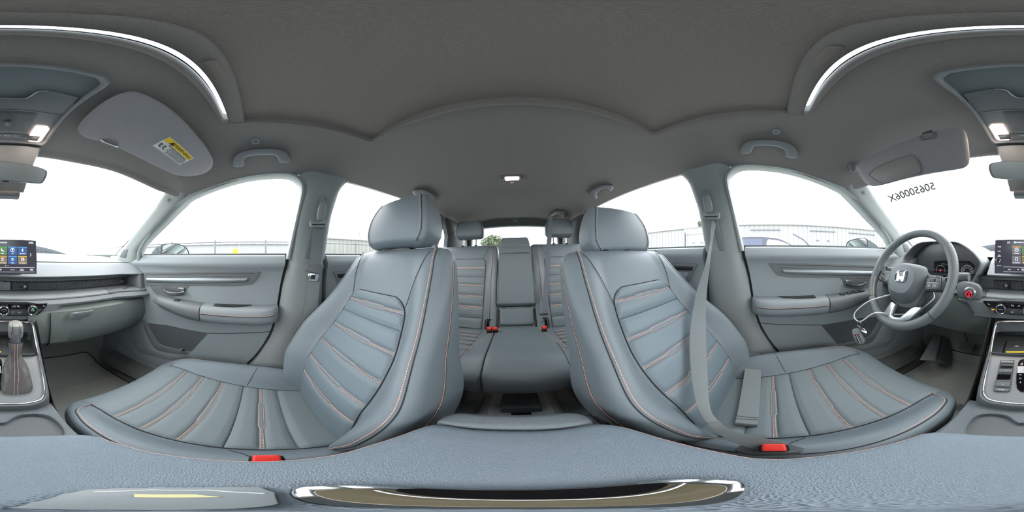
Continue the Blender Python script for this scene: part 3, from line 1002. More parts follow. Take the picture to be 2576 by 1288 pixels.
# switch field
f_ = [V((x, y, zc(0, y) - .008)) for x, y in ((-.123, -.342), (.123, -.342), (.104, -.468), (-.104, -.468))]
MB().prism(f_, (0, 0, .006)).build('switch_field', OHC, oc, bevel=.001)
pc = [V((x, y, zc(0, y) - .0095)) for x, y in ((-.064, -.343), (.064, -.343), (.058, -.415), (.050, -.425), (-.050, -.425), (-.058, -.415))]
MB().prism(pc, (0, 0, .003)).build('centre_panel', MIDP, oc, bevel=.001)
mb = MB()
for i in range(34):
    for j in range(3):
        x = -.056 + i*.0034; y = -.346 - j*.0034
        if abs(x) < .014: continue
        mb.lathe((x, y, zc(0, y) - .0098), (0, 0, -1), [(.0001, .0002), (.0009, .0002), (.0009, -.0004)], 6)
g = mb.build('microphone_holes', BLK, oc)
g['kind'] = 'stuff'
sw = MB().prism(rrect((.000, -.378, zc(0, -.378) - .010), (1, 0, 0), (0, 1, 0), .024, .062, .004), (0, 0, -.001)).build('roof_switch_slot', DARKP, oc, bevel=.0005)
MB().prism(rrect((.000, -.392, zc(0, -.392) - .011), (1, 0, 0), (0, 1, 0), .021, .018, .002), (0, 0, -.005)).build('roof_switch', MIDP, sw, bevel=.0015)
mb = MB()
for q in (-1, 1):
    mb.prism([V((-.004, -.392 + q*.0025, zc(0, -.392) - .0168)), V((.004, -.392 + q*.0025, zc(0, -.392) - .0168)), V((0, -.392 + q*.006, zc(0, -.392) - .0168))], (0, 0, .0006))
mb.build('roof_switch_symbol', WHT, sw)
bb = MB().prism(rrect((0, -.445, zc(0, -.445) - .0095), (1, 0, 0), (0, 1, 0), .18, .020, .003), (0, 0, .003)).build('button_strip', MIDP, oc, bevel=.0006)
k_ = MB().prism(rrect((0, -.445, zc(0, -.445) - .0098), (1, 0, 0), (0, 1, 0), .075, .012, .002), (0, 0, .002)).build('light_switch', OHC, bb, bevel=.0005)
zz = zc(0, -.445) - .0102
mb = MB(); addtext(mb, 'OFF    DOOR    ON', (0, -.445, zz), (-1, 0, 0), (0, 1, 0), .0065); mb.build('switch_lettering', WHT, bb, flat=True)
for s in (-1, 1):
    base = [(s*.070, -.392), (s*.098, -.390), (s*.106, -.400), (s*.098, -.455), (s*.088, -.462), (s*.062, -.462), (s*.060, -.437)]
    MB().prism([V((x, y, zc(0, y) - .010)) for x, y in base], (0, 0, -.003)).build('map_lamp', LAMP, oc, bevel=.0015)
    b2 = [(s*.055, -.434), (s*.090, -.434), (s*.086, -.455), (s*.055, -.455)]
    MB().prism([V((x, y, zc(0, y) - .0135)) for x, y in b2], (0, 0, -.003)).build('map_lamp_button', MIDP, oc, bevel=.001)
# lamps' own light
def lamp(loc, energy, size, name):
    l = bpy.data.lights.new(name, 'AREA'); l.energy = energy; l.size = size; l.color = (1, .78, .64)
    o = bpy.data.objects.new(name, l); COL.objects.link(o); o.location = loc
    return o
for s in (-1, 1): lamp((s*.082, -.42, zc(0, -.42) - .02), .09, .03, 'map_lamp_glow').parent = None
# ---------------- camera housing and mirror
ch_ = thing('sensor_housing', (0, -.56, .36), 'grey camera housing on the windscreen above the rear-view mirror', 'sensor housing')
pts = [(-.105, -.500, .402), (.105, -.500, .402), (.085, -.560, .318), (.070, -.585, .285), (-.070, -.585, .285), (-.085, -.560, .318)]
rings = []
for t in lsp(0, 1, 10):
    y = -.495 - .11*t; z = .405 - .145*t; w = .108 - .035*t
    rings.append([V((w, y - .03, z + .012)), V((w, y, z - .002)), V((w*.93, y + .010, z - .012)), V((w*.5, y + .012, z - .014)), V((0, y + .013, z - .015)), V((-w*.5, y + .012, z - .014)), V((-w*.93, y + .010, z - .012)), V((-w, y, z - .002)), V((-w, y - .03, z + .012))])
MB().loft(rings).build('housing_shell', OHC, ch_, angle=50)
MB().prism(rrect((0, -.508, .378), (1, 0, 0), (0, -.6, -.8), .10, .008, .002), (0, .003, -.002)).build('vent_slot', DARKP, ch_)
rm = thing('interior_mirror', (.0, -.47, .27), 'wide rear-view mirror with its reflection painted grey hanging in front of the windscreen', 'mirror')
# outline of the mirror traced on its own tilted plane
mc = aty(17, 430, -.475); mc.x = -.004
ax = V((1, .10, .015)).normalized(); nrm = V((.10, .93, -.30)).normalized(); ay = nrm.cross(ax).normalized()
if ay.z < 0: ay = -ay
o_ = []
for x, y in ((-.118, .026), (-.05, .032), (.05, .032), (.118, .026), (.126, .010), (.118, -.020), (.108, -.030), (.05, -.033), (-.05, -.033), (-.108, -.030), (-.118, -.020), (-.126, .010)):
    o_.append(mc + ax*x + ay*y)
o_ = smooth(o_, 2, True)
cM = sum(o_, V((0, 0, 0)))/len(o_)
rings = [[cM + (p - cM)*k - nrm*d for p in o_] for k, d in ((.6, .034), (.85, .030), (.96, .020), (1.0, .008), (1.0, .002), (.985, 0), (.955, .0005))]
MB().loft(rings).build('mirror_shell', MIDP, rm)
MIR = mat('mirror_glass', (150, 158, 160), .25, metal=.35)  # lighter reflection painted in as an even grey
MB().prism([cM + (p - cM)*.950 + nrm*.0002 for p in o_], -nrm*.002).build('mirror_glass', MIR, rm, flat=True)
MB().tube([mc - nrm*.03, mc - nrm*.05 + V((0, -.01, .02)), V((0, -.56, .31))], [.012, .010, .014], 12).build('mirror_stem', DARKP, rm)
MB().prism(rrect(mc - ay*.034 + ax*.0, ax, nrm, .02, .006, .002), -ay*.004).build('dimmer_button', BLK, rm)
MB().box((0, -.60, .236), (.11, .05, .022)).build('lower_sensor_cover', DARKP, ch_, bevel=.006)

# ---------------- visors
def flatthing(pts, off, thick, smooth_it=1):
    q = [onceil(*p, off) for p in pts]
    return smooth(q, smooth_it, True)
def pillow(q, n, t, mb=None):
    c = sum(q, V((0, 0, 0)))/len(q)
    rings = []
    for k, d in ((.90, -1), (.97, -.85), (1, -.4), (1, .4), (.97, .85), (.90, 1)):
        rings.append([c + (p - c)*k + n*(t*d*.5) for p in q])
    return (mb or MB()).loft(rings)
vp = [(192, 326), (202, 307), (272, 248), (322, 229), (349, 231), (427, 272), (485, 330), (524, 377), (540, 412), (520, 435), (481, 443), (446, 442), (388, 415), (305, 374), (294, 366), (284, 352), (268, 350), (252, 353), (210, 344)]
P0, P1, P2 = onceil(210, 344, .018), onceil(500, 420, .022), onceil(335, 240, .018)
vn = (P1 - P0).cross(P2 - P0).normalized()
if vn.z > 0: vn = -vn
vis = thing('sun_visor', P0, 'grey sun visor folded up against the roof, carrying a yellow warning label', 'sun visor')
def onv(px, py, lift=0): return plane(px, py, P0 + vn*lift, vn)
q = smooth([onv(*p) for p in vp], 2, True)
pillow(q, vn, .018).build('visor_panel', VIS, vis)
hk = MB().tube([onv(255, 352, .006), onv(262, 356, .014), onv(290, 366, .014), onv(296, 368, .006)], .0045, 8).build('visor_clip', SAT, vis)
MB().tube([onv(446, 440, .0), onv(455, 443, .004), onv(470, 441, .0)], .006, 8).build('visor_hinge', MIDP, vis)
LW = mat('label_paper', (222, 226, 224), .6); LY = mat('label_yellow', (240, 205, 40), .5); INK = mat('black_print', (40, 40, 42), .6)
lc = [onv(*p, .0095) for p in ((427, 343.5), (488, 398), (451, 415), (383.5, 366))]
lb = MB().prism(lc, vn*.0006).build('warning_label', LW, vis, flat=True)
def lq(u, v, l=.0008): return lc[0].lerp(lc[1], u).lerp(lc[3].lerp(lc[2], u), v) + vn*l
MB().prism([lq(.02, .03), lq(.98, .03), lq(.98, .36), lq(.02, .36)], vn*.0002).build('warning_band', LY, lb, flat=True)
lx = (lc[1] - lc[0]).normalized(); ly = (lc[0] - lc[3]).normalized()
mb = MB()
addtext(mb, 'WARNING', lq(.62, .20, .0012), lx, ly, .0155)
mb.prism([lq(.18, .32, .0012), lq(.31, .32, .0012), lq(.245, .07, .0012)], vn*.0003)
addtext(mb, 'EVEN WITH ADVANCED AIR BAGS', lq(.58, .44, .0012), lx, ly, .0050)
for i, t_ in enumerate(('CHILDREN CAN BE KILLED OR SERIOUSLY INJURED', 'THE BACK SEAT IS THE SAFEST PLACE FOR CHILDREN', 'NEVER PUT A REAR-FACING CHILD SEAT IN THE FRONT', 'ALWAYS USE SEAT BELTS AND CHILD RESTRAINTS', 'SEE OWNER MANUAL FOR MORE INFORMATION')):
    addtext(mb, t_, lq(.66, .53 + .095*i, .0012), lx, ly, .0030)
for u in (.10, .22): # pictograms of a seat and a child seat
    mb.tube([lq(u - .03, .55, .0012), lq(u, .78, .0012), lq(u + .05, .80, .0012)], .0016, 5)
    mb.lathe(lq(u + .005, .60, .0012), vn, [(.0001, .0003), (.0022, .0003), (.0022, 0)], 10)
mb.build('label_print', INK, lb, flat=True)

# driver visor hangs part way down
hA, hB = onceil(2153, 418, .028), onceil(2411, 322, .026)
dn = V((0, -.22, -1)).normalized()
vn2 = (hB - hA).cross(dn).normalized()
if vn2.y < 0: vn2 = -vn2
def onv2(px, py, lift=0): return plane(px, py, hA + vn2*lift, vn2)
dv = thing('sun_visor', hA, 'grey sun visor swung half down over the windscreen, with a closed vanity mirror lid', 'sun visor')
vp2 = [(2411, 322), (2430, 330), (2436, 357), (2441, 405), (2432, 420), (2407, 427), (2290, 447), (2203, 471), (2178, 464), (2160, 432), (2153, 415), (2213, 384), (2310, 345), (2360, 330)]
pillow(smooth([onv2(*p) for p in vp2], 2, True), vn2, .018).build('visor_panel', VIS, dv)
mc2 = [(2178, 434), (2285, 390), (2303, 393), (2322, 430), (2298, 442), (2228, 462), (2212, 459)]
ml = MB().prism(smooth([onv2(*p, .0088) for p in mc2], 1, True), vn2*.003).build('mirror_lid', mat('mirror_lid_plastic', (150, 146, 144), .45), dv, bevel=.001)
MB().tube(smooth([onv2(*p, .012) for p in mc2], 1, True), .0011, 6, True).build('lid_frame', MIDP, ml)
MB().tube([onv2(2318, 343, .006), onv2(2322, 349, .014), onv2(2350, 343, .014), onv2(2355, 333, .006)], .0045, 8).build('visor_clip', SAT, dv)
MB().box(onv2(2336, 336, 0), (.03, .02, .012)).build('clip_mount', DARKP, dv, bevel=.003)
p = onceil(2146, 415, .004)
MB().lathe(p, (.3, -.2, -1), [(.001, .030), (.010, .028), (.017, .016), (.019, 0)], 20).build('visor_hinge', MIDP, dv)

# ---------------- grab handles
HNDL = mat('handle_plastic', (134, 138, 142), .35, bump=(900, .2, 'v'))
def handle(pts, label, n, lift=.004, th=.014):
    q = [onceil(*p, lift) for p in pts]
    c = sum(q, V((0, 0, 0)))/len(q)
    h = thing('grab_handle', c, label, 'grab handle', 'roof grab handles')
    n = V(n).normalized()
    MB().prism(smooth(q, 1, True), n*th).build('grip', HNDL, h, bevel=.004, seg=3, angle=60)
    e0, e1 = q[0].lerp(q[-1], .5), q[len(q)//2 - 1].lerp(q[len(q)//2], .5)
    return h, q
n1 = (.75, 0, -.66)
hp_ = [(588, 421), (585, 402), (600, 384), (631, 376), (684, 373), (715, 379), (728, 393), (729, 409), (701, 409), (698, 396), (690, 389), (650, 389), (622, 393), (614, 400), (616, 418)]
hd_ = [(1861, 387), (1862, 371), (1877, 356), (1917, 351), (1964, 354), (1995, 365), (2007, 381), (2006, 399), (1973, 395), (1976, 381), (1967, 371), (1933, 366), (1902, 366), (1894, 372), (1889, 387)]
handle(hp_, 'grey grab handle over the front window opposite the steering wheel', n1)
handle(hd_, 'grey grab handle over the front window on the steering wheel side', (-.75, 0, -.66))
rp_ = [(1035, 484), (1040, 476), (1061, 473), (1086, 487), (1096, 498), (1084, 511), (1073, 507), (1079, 499), (1061, 484), (1049, 484), (1043, 491)]
rd_ = [(1485, 487), (1490, 476), (1518, 463), (1540, 463), (1546, 471), (1540, 479), (1534, 476), (1533, 471), (1518, 471), (1499, 487), (1507, 494), (1499, 501)]
handle(rp_, 'dark rear grab handle partly hidden behind the raised front headrest', n1, .004, .016)
handle(rd_, 'dark rear grab handle near the ceiling belt guide', (-.75, 0, -.66), .004, .016)
# coat hook caps
for (px, py), lb_ in (((643, 355), 'small round grey cap in the roof beside the warning label visor'), ((1953, 331), 'small round pale cap in the roof over the driver door')):
    c = onceil(px, py, 0); n_ = V((-c.x*.9, 0, -.8)).normalized()
    h = thing('coat_hook', c, lb_, 'cap', 'round roof caps')
    MB().lathe(c, n_, [(.001, .004), (.006, .0045), (.0065, .006), (.010, .0055), (.0125, .002), (.0125, -.003)], 24).build('cap_disc', PIL, h)
    MB().tube([c + n_*.0058 + V((0, -.004, 0)), c + n_*.0058 + V((0, .004, 0))], .0009, 6).build('cap_slot', DARKP, h)
# ---------------- rear dome lamp
c = onceil(1288, 446, 0)
dl = thing('dome_lamp', c, 'small lit dome lamp in the dark roof over the rear bench', 'dome lamp')
MB().prism(rrect(c + V((0, 0, .002)), (1, 0, 0), (0, 1, -.03), .128, .052, .012), (0, 0, -.008)).build('lamp_bezel', MIDP, dl, bevel=.003)
MB().prism(rrect(c + V((0, 0, -.005)), (1, 0, 0), (0, 1, -.03), .070, .034, .006), (0, 0, -.006)).build('lamp_lens', LAMPR, dl, bevel=.002)
for q in (-1, 1): MB().prism(rrect(c + V((q*.048, 0, -.005)), (1, 0, 0), (0, 1, -.03), .020, .036, .004), (0, 0, -.003)).build('lamp_button', DARKP, dl, bevel=.001)
lamp(c + V((0, 0, -.016)), .04, .04, 'dome_lamp_glow')
c2 = onceil(1288, 458, 0)
tag(MB().prism(rrect(c2, (1, 0, 0), (0, 1, 0), .018, .010, .003), (0, 0, -.005)).build('roof_clip', SAT, bevel=.001), 'tiny pale clip in the roof just behind the lit dome lamp', 'clip')
# ceiling guide for the centre belt
cg = [onceil(*p, .004) for p in ((1380, 549), (1382, 541), (1398, 527), (1422, 531), (1425, 536), (1420, 545), (1414, 544), (1416, 537), (1400, 534), (1389, 543), (1389, 549))]
cgc = sum(cg, V((0, 0, 0)))/len(cg)
g = thing('belt_guide', cgc, 'dark looped belt guide in the roof above the rear headrest', 'belt guide')
MB().prism(cg, V((-.3, -.2, -.9))*.02).build('guide_loop', MIDP, g, bevel=.003)

# ---------------- sticker on the windscreen, read from behind
def wsc(px, py):
    d = ray(px, py); a = ws(-.2, .3); b = ws(.2, .3)
    p0 = V((.36, ws(.5, .15).y, ws(.5, .15).z)); p1 = ws(.5, .6); p2 = ws(.8, .3)
    n = (p1 - p0).cross(p2 - p0).normalized()
    return plane(px, py, p0 + V((0, .012, -.004)), n), n
a, n = wsc(2230, 497); b, _ = wsc(2345, 462)
ax_ = (b - a).normalized()
up_ = (wsc(2280, 470)[0] - wsc(2290, 500)[0]).normalized()
nn_ = ax_.cross(up_).normalized(); up2 = nn_.cross(ax_)
mid, _ = wsc(2292, 484)
mb = MB()
Lw = (b - a).length
addtext(mb, '50650006X', mid, -ax_, up2, .058, sx=Lw*1.0/.27, bold=.0016)
addtext(mb, 'FOR DELIVERY ONLY   REMOVE BEFORE USE', mid - up2*.034 + ax_*.03, -ax_, up2, .007)
for i in range(6): mb.box(wsc(2355, 462 + i*2)[0], (.008, .001, .001))
tag(mb.build('window_sticker', mat('faded_print', (120, 122, 120), .7), flat=True), 'faded reversed number sticker at the top of the windscreen below the visor', 'sticker')
# ================================================================ DASHBOARD
DASHD = mat('dash_lower_plastic', (116, 125, 121), .62, bump=(700, .35, 'v'))
TEXM = mat('textured_silver', (188, 192, 194), .40, metal=.5, bump=(1200, 1, 'v'))
db = thing('dashboard', (0, -.7, -.2), 'wide grey dashboard with a mesh vent strip and a silver textured ledge', 'dashboard')
def yo_(x): return -.018*(1 - (x/.7)**2)*0
# upper pad: section in (y, z), swept across the car
def up_sec(x):
    a = abs(x)/.70
    r = .05*ss(a, .80, 1.0)            # ends come rearwards into the doors
    s = ss(x, .10, .16)*(1 - ss(x, .60, .66))  # under the instrument hood
    return [(-1.20, .036 - .02*a), (-1.00, .028 - .012*a), (-.80, .000 - .008*a), (-.765, -.010), (-.735 + r*.5, -.020), (-.715 + r*.6, -.026), (-.700 + r, -.036), (-.672 + r, -.060), (-.650 + r, -.074), (-.643 + r, -.080), (-.650 + r, -.086), (-.70, -.088)]
mb = MB()
mb.loft([[V((x, y, z)) for y, z in up_sec(x)] for x in lsp(-.715, .160, 90)], False, False)
mb.loft([[V((x, y, z)) for y, z in up_sec(x)[:4]] for x in lsp(.160, .575, 20)], False, False)
mb.loft([[V((x, y, z)) for y, z in up_sec(x)] for x in lsp(.575, .715, 30)], False, False)
for xq in (.160, .575): mb.add([V((xq, y, z)) for y, z in up_sec(xq)] + [V((xq, -1.2, -.09))], [tuple(range(13))])
mb.build('dash_pad', DASH, db)
# seam across the pad
MB().tube([V((x, -.7235 + .026*ss(abs(x)/.7, .8, 1), -.0215)) for x in lsp(-.70, -.13, 20)], .0016, 6).build('pad_seam', GRV, db)
# recess above the vents and the ledge below
def mid_sec(x):
    a = abs(x)/.70; r = .05*ss(a, .80, 1.0)
    return [(-.648 + r, -.084), (-.690, -.090), (-.6935, -.106), (-.712, -.1065), (-.712, -.1505), (-.6935, -.151), (-.690, -.154)]
MB().loft([[V((x, y, z)) for y, z in mid_sec(x)] for x in lsp(-.71, .71, 50)], False, False).build('vent_recess', MIDP, db)
def led_sec(x):
    a = abs(x)/.70; r = .055*ss(a, .75, 1.0)
    return [(-.692, -.152), (-.668 + r*.5, -.155), (-.640 + r, -.160), (-.630 + r, -.168), (-.632 + r, -.174), (-.640 + r, -.176)]
MB().loft([[V((x, y, z)) for y, z in led_sec(x)] for x in lsp(-.48, .16, 60)], False, False).build('silver_ledge', TEXM, db)
MB().loft([[V((x, y, z)) for y, z in led_sec(x)] for x in lsp(-.71, -.482, 40)], False, False).build('ledge_end', DASH, db)
MB().loft([[V((x, y, z)) for y, z in led_sec(x)] for x in lsp(.162, .71, 60)], False, False).build('ledge_end', DASH, db)
e = aty(345, 719, -.60)
MB().prism(rrect(V((-.60, -.632, -.158)), (1, .12, 0), (0, .9, -.2), .045, .010, .004), (0, 0, .002)).build('ledge_badge', DARKP, db)
# end cheeks of the recess
for s in (-1, 1):
    MB().prism([V((s*.665, y, z)) for y, z in ((-.60, -.080), (-.70, -.088), (-.70, -.158), (-.585, -.168))], (s*.05, 0, 0)).build('recess_cheek', DASH, db, bevel=.004)
# honeycomb mesh strips
def honey(x0, x1, name, zt, zb, yv=-.6925):
    mb = MB(); p = .0085; w = .0011
    cols = int((x1 - x0)/(p*.87)); rows = int((zt - zb)/(p*.5)) + 1
    for i in range(cols):
        x = x0 + (i + .5)*p*.87
        for j in range(-1, rows):
            z = zt - (j + .5*(i % 2))*p*.5*2
            if z < zb + p*.25 or z > zt - p*.25: continue
            h = p*.5
            o = [V((x + h*math.cos(PI/3*k), yv, z + h*math.sin(PI/3*k))) for k in range(6)]
            n_ = [V((x + (h - w)*math.cos(PI/3*k), yv, z + (h - w)*math.sin(PI/3*k))) for k in range(6)]
            k0 = len(mb.v)
            mb.v += o + n_ + [q + V((0, -.006, 0)) for q in n_]
            for k in range(6):
                l = (k + 1) % 6
                mb.f.append((k0 + k, k0 + l, k0 + 6 + l, k0 + 6 + k)); mb.f.append((k0 + 6 + k, k0 + 6 + l, k0 + 12 + l, k0 + 12 + k))
    return mb.build(name, MIDP, db, flat=True)
MB().box((-.33, -.7085, -.128), (.66, .002, .040)).build('vent_backing', BLK, db)
MB().box((.08, -.7085, -.128), (.13, .002, .040)).build('vent_backing', BLK, db)
honey(-.655, -.035, 'vent_mesh', -.109, -.148)
honey(.005, .155, 'vent_mesh', -.109, -.148)
for x in (-.095, -.615, .085):
    k = MB().lathe((x, -.690, -.128), (0, 1, 0), [(.001, .010), (.006, .010), (.0075, .006), (.0075, -.002)], 16).build('vent_knob', SAT, db)
    MB().prism(rrect((x - .010, -.692, -.128), (1, 0, 0), (0, 0, 1), .012, .030, .003), (0, .004, 0)).build('vent_slider', BLK, k, bevel=.001)
hb = MB().prism(rrect((-.012, -.690, -.128), (1, 0, 0), (0, 0, 1), .044, .036, .003), (0, .004, 0)).build('hazard_button', MIDP, db, bevel=.001)
mb = MB(); tri = [V((-.012 + a*.006, -.6855, -.129 + b*.006)) for a, b in ((-1, -.7), (1, -.7), (0, 1))]
mb.tube(tri, .0007, 5, True); mb.build('hazard_triangle', WHT, hb)
# lower trim line under the ledge and climate panel
def low_sec(x):
    a = abs(x)/.70; r = .06*ss(a, .70, 1.0)
    d = .055*ss(.24 - abs(x), 0, .06)     # drops around the climate panel
    return [(-.640 + r, -.174), (-.622 + r, -.180), (-.612 + r, -.190), (-.616 + r, -.200 - d*.95), (-.632 + r, -.206 - d), (-.70, -.212 - d)]
MB().loft([[V((x, y, z)) for y, z in low_sec(x)] for x in lsp(-.71, .27, 140)], False, False).build('lower_trim', DASH, db)
# climate panel
cp = [V((x, -.610, z)) for x, z in ((-.185, -.180), (.172, -.178), (.150, -.205), (.118, -.232), (-.128, -.236), (-.150, -.225))]
cpl = MB().prism(smooth(cp, 1, True), (0, -.02, 0)).build('climate_panel', BLK, db, bevel=.002)
inn = [V((x, -.6085, z)) for x, z in ((-.176, -.184), (.162, -.182), (.146, -.204), (-.158, -.205))]
MB().prism(inn, (0, -.002, 0)).build('upper_keys', GLB, cpl, bevel=.001)
inn = [V((x, -.6085, z)) for x, z in ((-.155, -.209), (.143, -.208), (.115, -.229), (-.126, -.232))]
MB().prism(inn, (0, -.002, 0)).build('lower_keys', DARKP, cpl, bevel=.001)
MB().box((-.006, -.6078, -.2068), (.30, .0012, .0013)).build('silver_line', SAT, cpl)
for x, t_ in ((.092, 'AUTO'), (-.008, ''), (-.114, 'SYNC')):
    kn = MB().lathe((x, -.608, -.206), (0, 1, 0), [(.0001, .018), (.0155, .018), (.0165, .016), (.0168, .003), (.0200, .002), (.0205, 0)], 40).build('climate_knob', BLK, cpl)
    MB().tube([V((x + .0172*math.cos(a), -.591, -.206 + .0172*math.sin(a))) for a in lsp(0, 2*PI, 33)[:-1]], .0028, 8, True).build('knob_ring', CHR, kn)
    if t_:
        mb = MB(); addtext(mb, t_, (x, -.5896, -.206), (-1, 0, 0), (0, 0, 1), .0065); mb.build('knob_lettering', WHT, kn, flat=True)
    else:
        mb = MB(); mb.tube([V((x + .009*math.cos(a), -.5896, -.208 + .009*math.sin(a))) for a in lsp(.3, PI - .3, 12)], .0007, 5)
        addtext(mb, '*A', (x, -.5896, -.209), (-1, 0, 0), (0, 0, 1), .006); mb.build('fan_symbol', WHT, kn, flat=True)
    if t_ == 'SYNC': MB().box((x, -.5895, -.1985), (.008, .001, .0028)).build('sync_light', mat('green_led', (60, 230, 120), .4, emit=.45), kn)
mb = MB()
for x, t_ in ((.050, '76'), (-.052, 'LO 76')): addtext(mb, t_, (x, -.6068, -.193), (-1, 0, 0), (0, 0, 1), .0105, sx=1.1)
mb.tube([V((.030, -.6068, -.196)), V((.026, -.6068, -.190)), V((.022, -.6068, -.190)), V((.024, -.6068, -.197))], .0007, 5)
for x in (.143, -.158):
    mb.tube([V((x, -.6068, -.190)), V((x - .002, -.6068, -.196)), V((x - .007, -.6068, -.195))], .0009, 5)
for x in (.050, .020, -.042):
    mb.tube([V((x + .005, -.6068, -.216)), V((x - .005, -.6068, -.216)), V((x - .003, -.6068, -.222)), V((x + .003, -.6068, -.222))], .0006, 5, True)
addtext(mb, 'A/C', (-.068, -.6068, -.219), (-1, 0, 0), (0, 0, 1), .0075)
mb.build('climate_print', WHT, cpl, flat=True)
MB().box((.124, -.6068, -.2145), (.011, .001, .003)).build('seat_heat_light', mat('amber_led', (255, 170, 40), .4, emit=.45), cpl)
mb = MB(); addtext(mb, 'oo', (.124, -.6066, -.2205), (-1, 0, 0), (0, 0, 1), .008); mb.build('recirculate_symbol', WHT, cpl, flat=True)
# bolster between climate panel and console
def cen_sec(x):
    return [(-.63, -.225), (-.618, -.238), (-.615, -.252), (-.635, -.262), (-.70, -.266)]
MB().loft([[V((x, y, z)) for y, z in cen_sec(x)] for x in lsp(-.20, .20, 14)], False, False).build('centre_bolster', DASHD, db)
# lower dash: glovebox side
def gb_sec(x):
    a = (x + .13)/-.57
    return [(-.66, -.196), (-.630, -.206), (-.612 + .02*a, -.225), (-.602 + .02*a, -.30), (-.612, -.37), (-.66, -.41), (-.80, -.425), (-1.2, -.40)]
MB().loft([[V((x, y, z)) for y, z in gb_sec(x)] for x in lsp(-.715, -.10, 30)], False, False).build('lower_dash', DASHD, db)
gl = MB().loft([[V((x, y + .006, z)) for y, z in gb_sec(x)[2:6]] for x in lsp(-.60, -.185, 20)], False, False).build('glovebox_lid', DASHD, db)
edge = [V((-.186, y + .007, z)) for y, z in gb_sec(-.186)[2:6]]
MB().tube(edge, .0016, 6).build('glovebox_gap', GRV, gl)
hpnt = [aty(px, py, -.585) for px, py in ((178, 786), (232, 779), (226, 790), (216, 796), (174, 801), (173, 797))]
gh = MB().prism(hpnt, (0, .012, 0)).build('glovebox_handle', MIDP, gl, bevel=.003)
MB().lathe(aty(193, 790, -.573), (0, 1, 0), [(.0001, .003), (.005, .003), (.006, 0)], 16).build('glovebox_lock', SAT, gh)
# driver side lower dash with knee panel
def kn_sec(x):
    return [(-.66, -.172), (-.640, -.180), (-.632, -.20), (-.640, -.30), (-.67, -.37), (-.75, -.41), (-1.2, -.40)]
MB().loft([[V((x, y, z)) for y, z in kn_sec(x)] for x in lsp(.10, .715, 30)], False, False).build('knee_panel', DASHD, db)
# start button panel
sp = aty(2438, 739, -.60)
MB().lathe(sp + V((0, -.02, 0)), (0, 1, 0), [(.0001, .018), (.022, .018), (.027, .014), (.030, .0)], 36).build('start_button_surround', SAT, db)
sb = MB().lathe(sp, (0, 1, 0), [(.0001, .004), (.0125, .004), (.0145, .002), (.016, -.002)], 32).build('start_button', GLB, db)
REDL = mat('red_lit_print', (255, 45, 70), .4, emit=.5)
mb = MB(); mb.tube([sp + V((.0125*math.cos(a), .0045, .0125*math.sin(a))) for a in lsp(0, 2*PI, 33)[:-1]], .0008, 6, True)
addtext(mb, 'ENGINE', sp + V((0, .0045, .004)), (-1, 0, 0), (0, 0, 1), .0055)
mb.tube([sp + V((.0035*math.cos(a), .0045, -.005 + .0035*math.sin(a))) for a in lsp(-PI*1.3, PI*.3, 14)], .0006, 5)
mb.tube([sp + V((0, .0045, -.005)), sp + V((0, .0045, -.0008))], .0006, 5)
mb.build('start_lettering', REDL, sb, flat=True)
spp = [sp + V((a, -.012, b)) for a, b in ((.055, .045), (-.02, .042), (-.045, .02), (-.05, -.025), (.05, -.028), (.065, 0))]
MB().prism(smooth(spp, 1, True), (0, -.03, 0)).build('start_button_panel', DASH, db, bevel=.004)
# instrument hood: outline traced at the panel's own plane
YC = -.665
hood_o = [aty(px, py, YC) for px, py in ((2281, 660), (2279, 648), (2290, 634), (2308, 616), (2330, 609), (2400, 609), (2418, 614), (2445, 632), (2464, 655), (2466, 666), (2456, 690), (2446, 708), (2438, 713), (2300, 720))]
hood_o = smooth(hood_o, 1, True)
hc = sum(hood_o, V((0, 0, 0)))/len(hood_o)
rings = []
for k, dy in ((1.02, -.42), (1.08, -.25), (1.11, -.10), (1.10, -.04), (1.085, -.002), (1.05, .014), (1.015, .016), (1.0, .008), (.975, -.03), (.96, -.05)):
    rings.append([hc + (p - hc)*k + V((0, dy, 0)) for p in hood_o])
MB().loft(rings, True, False).build('instrument_hood', DASH, db)
ip_ = MB().prism([hc + (p - hc)*.97 + V((0, -.05, 0)) for p in hood_o], (0, -.004, 0)).build('instrument_panel', mat('display_black', (66, 70, 72), .25), db, flat=True)
MB().tube([hc + (p - hc)*1.0 + V((0, .004, 0)) for p in hood_o[-14:]], .0012, 6).build('hood_edge', SAT, db)
yb = YC - .049
low = [aty(px, py, yb) for px, py in ((2350, 690), (2350, 658), (2362, 656), (2400, 655), (2440, 657), (2452, 668), (2440, 694), (2436, 704), (2350, 704))]
lowp = MB().prism(low, (0, .002, 0)).build('display_window', GLB, ip_, flat=True)
gc1, gc2 = aty(2366, 680, yb + .003), aty(2433, 683, yb + .003)
mb = MB()
mb.tube([gc2 + V((.030*math.cos(a), 0, .030*math.sin(a))) for a in lsp(-.5, PI + .3, 30)], .0006, 5)
for i in range(25):
    a = PI + .3 - (PI + .8)*i/24; r_ = .023 if i % 3 == 0 else .0255
    mb.tube([gc2 + V((-.029*math.cos(PI - a), 0, .029*math.sin(a))) if False else gc2 + V((-.029*math.cos(a)*-1, 0, .029*math.sin(a))), gc2 + V((r_*math.cos(a), 0, r_*math.sin(a)))], .0005, 4)
for t_, a in (('0', 3.45), ('20', 3.0), ('40', 2.55), ('60', 1.95), ('80', 1.3), ('100', .6), ('120', .08), ('140', -.42)):
    addtext(mb, t_, gc2 + V((-.0185*math.cos(a) if False else -.0185*math.cos(a), 0, .0185*math.sin(a))), (-1, 0, 0), (0, 0, 1), .0072)
mb.tube([gc1 + V((.026*math.cos(a), 0, .026*math.sin(a))) for a in lsp(-.4, PI + .4, 24)], .0005, 5)
mb.build('gauge_markings', WHT, ip_, flat=True)
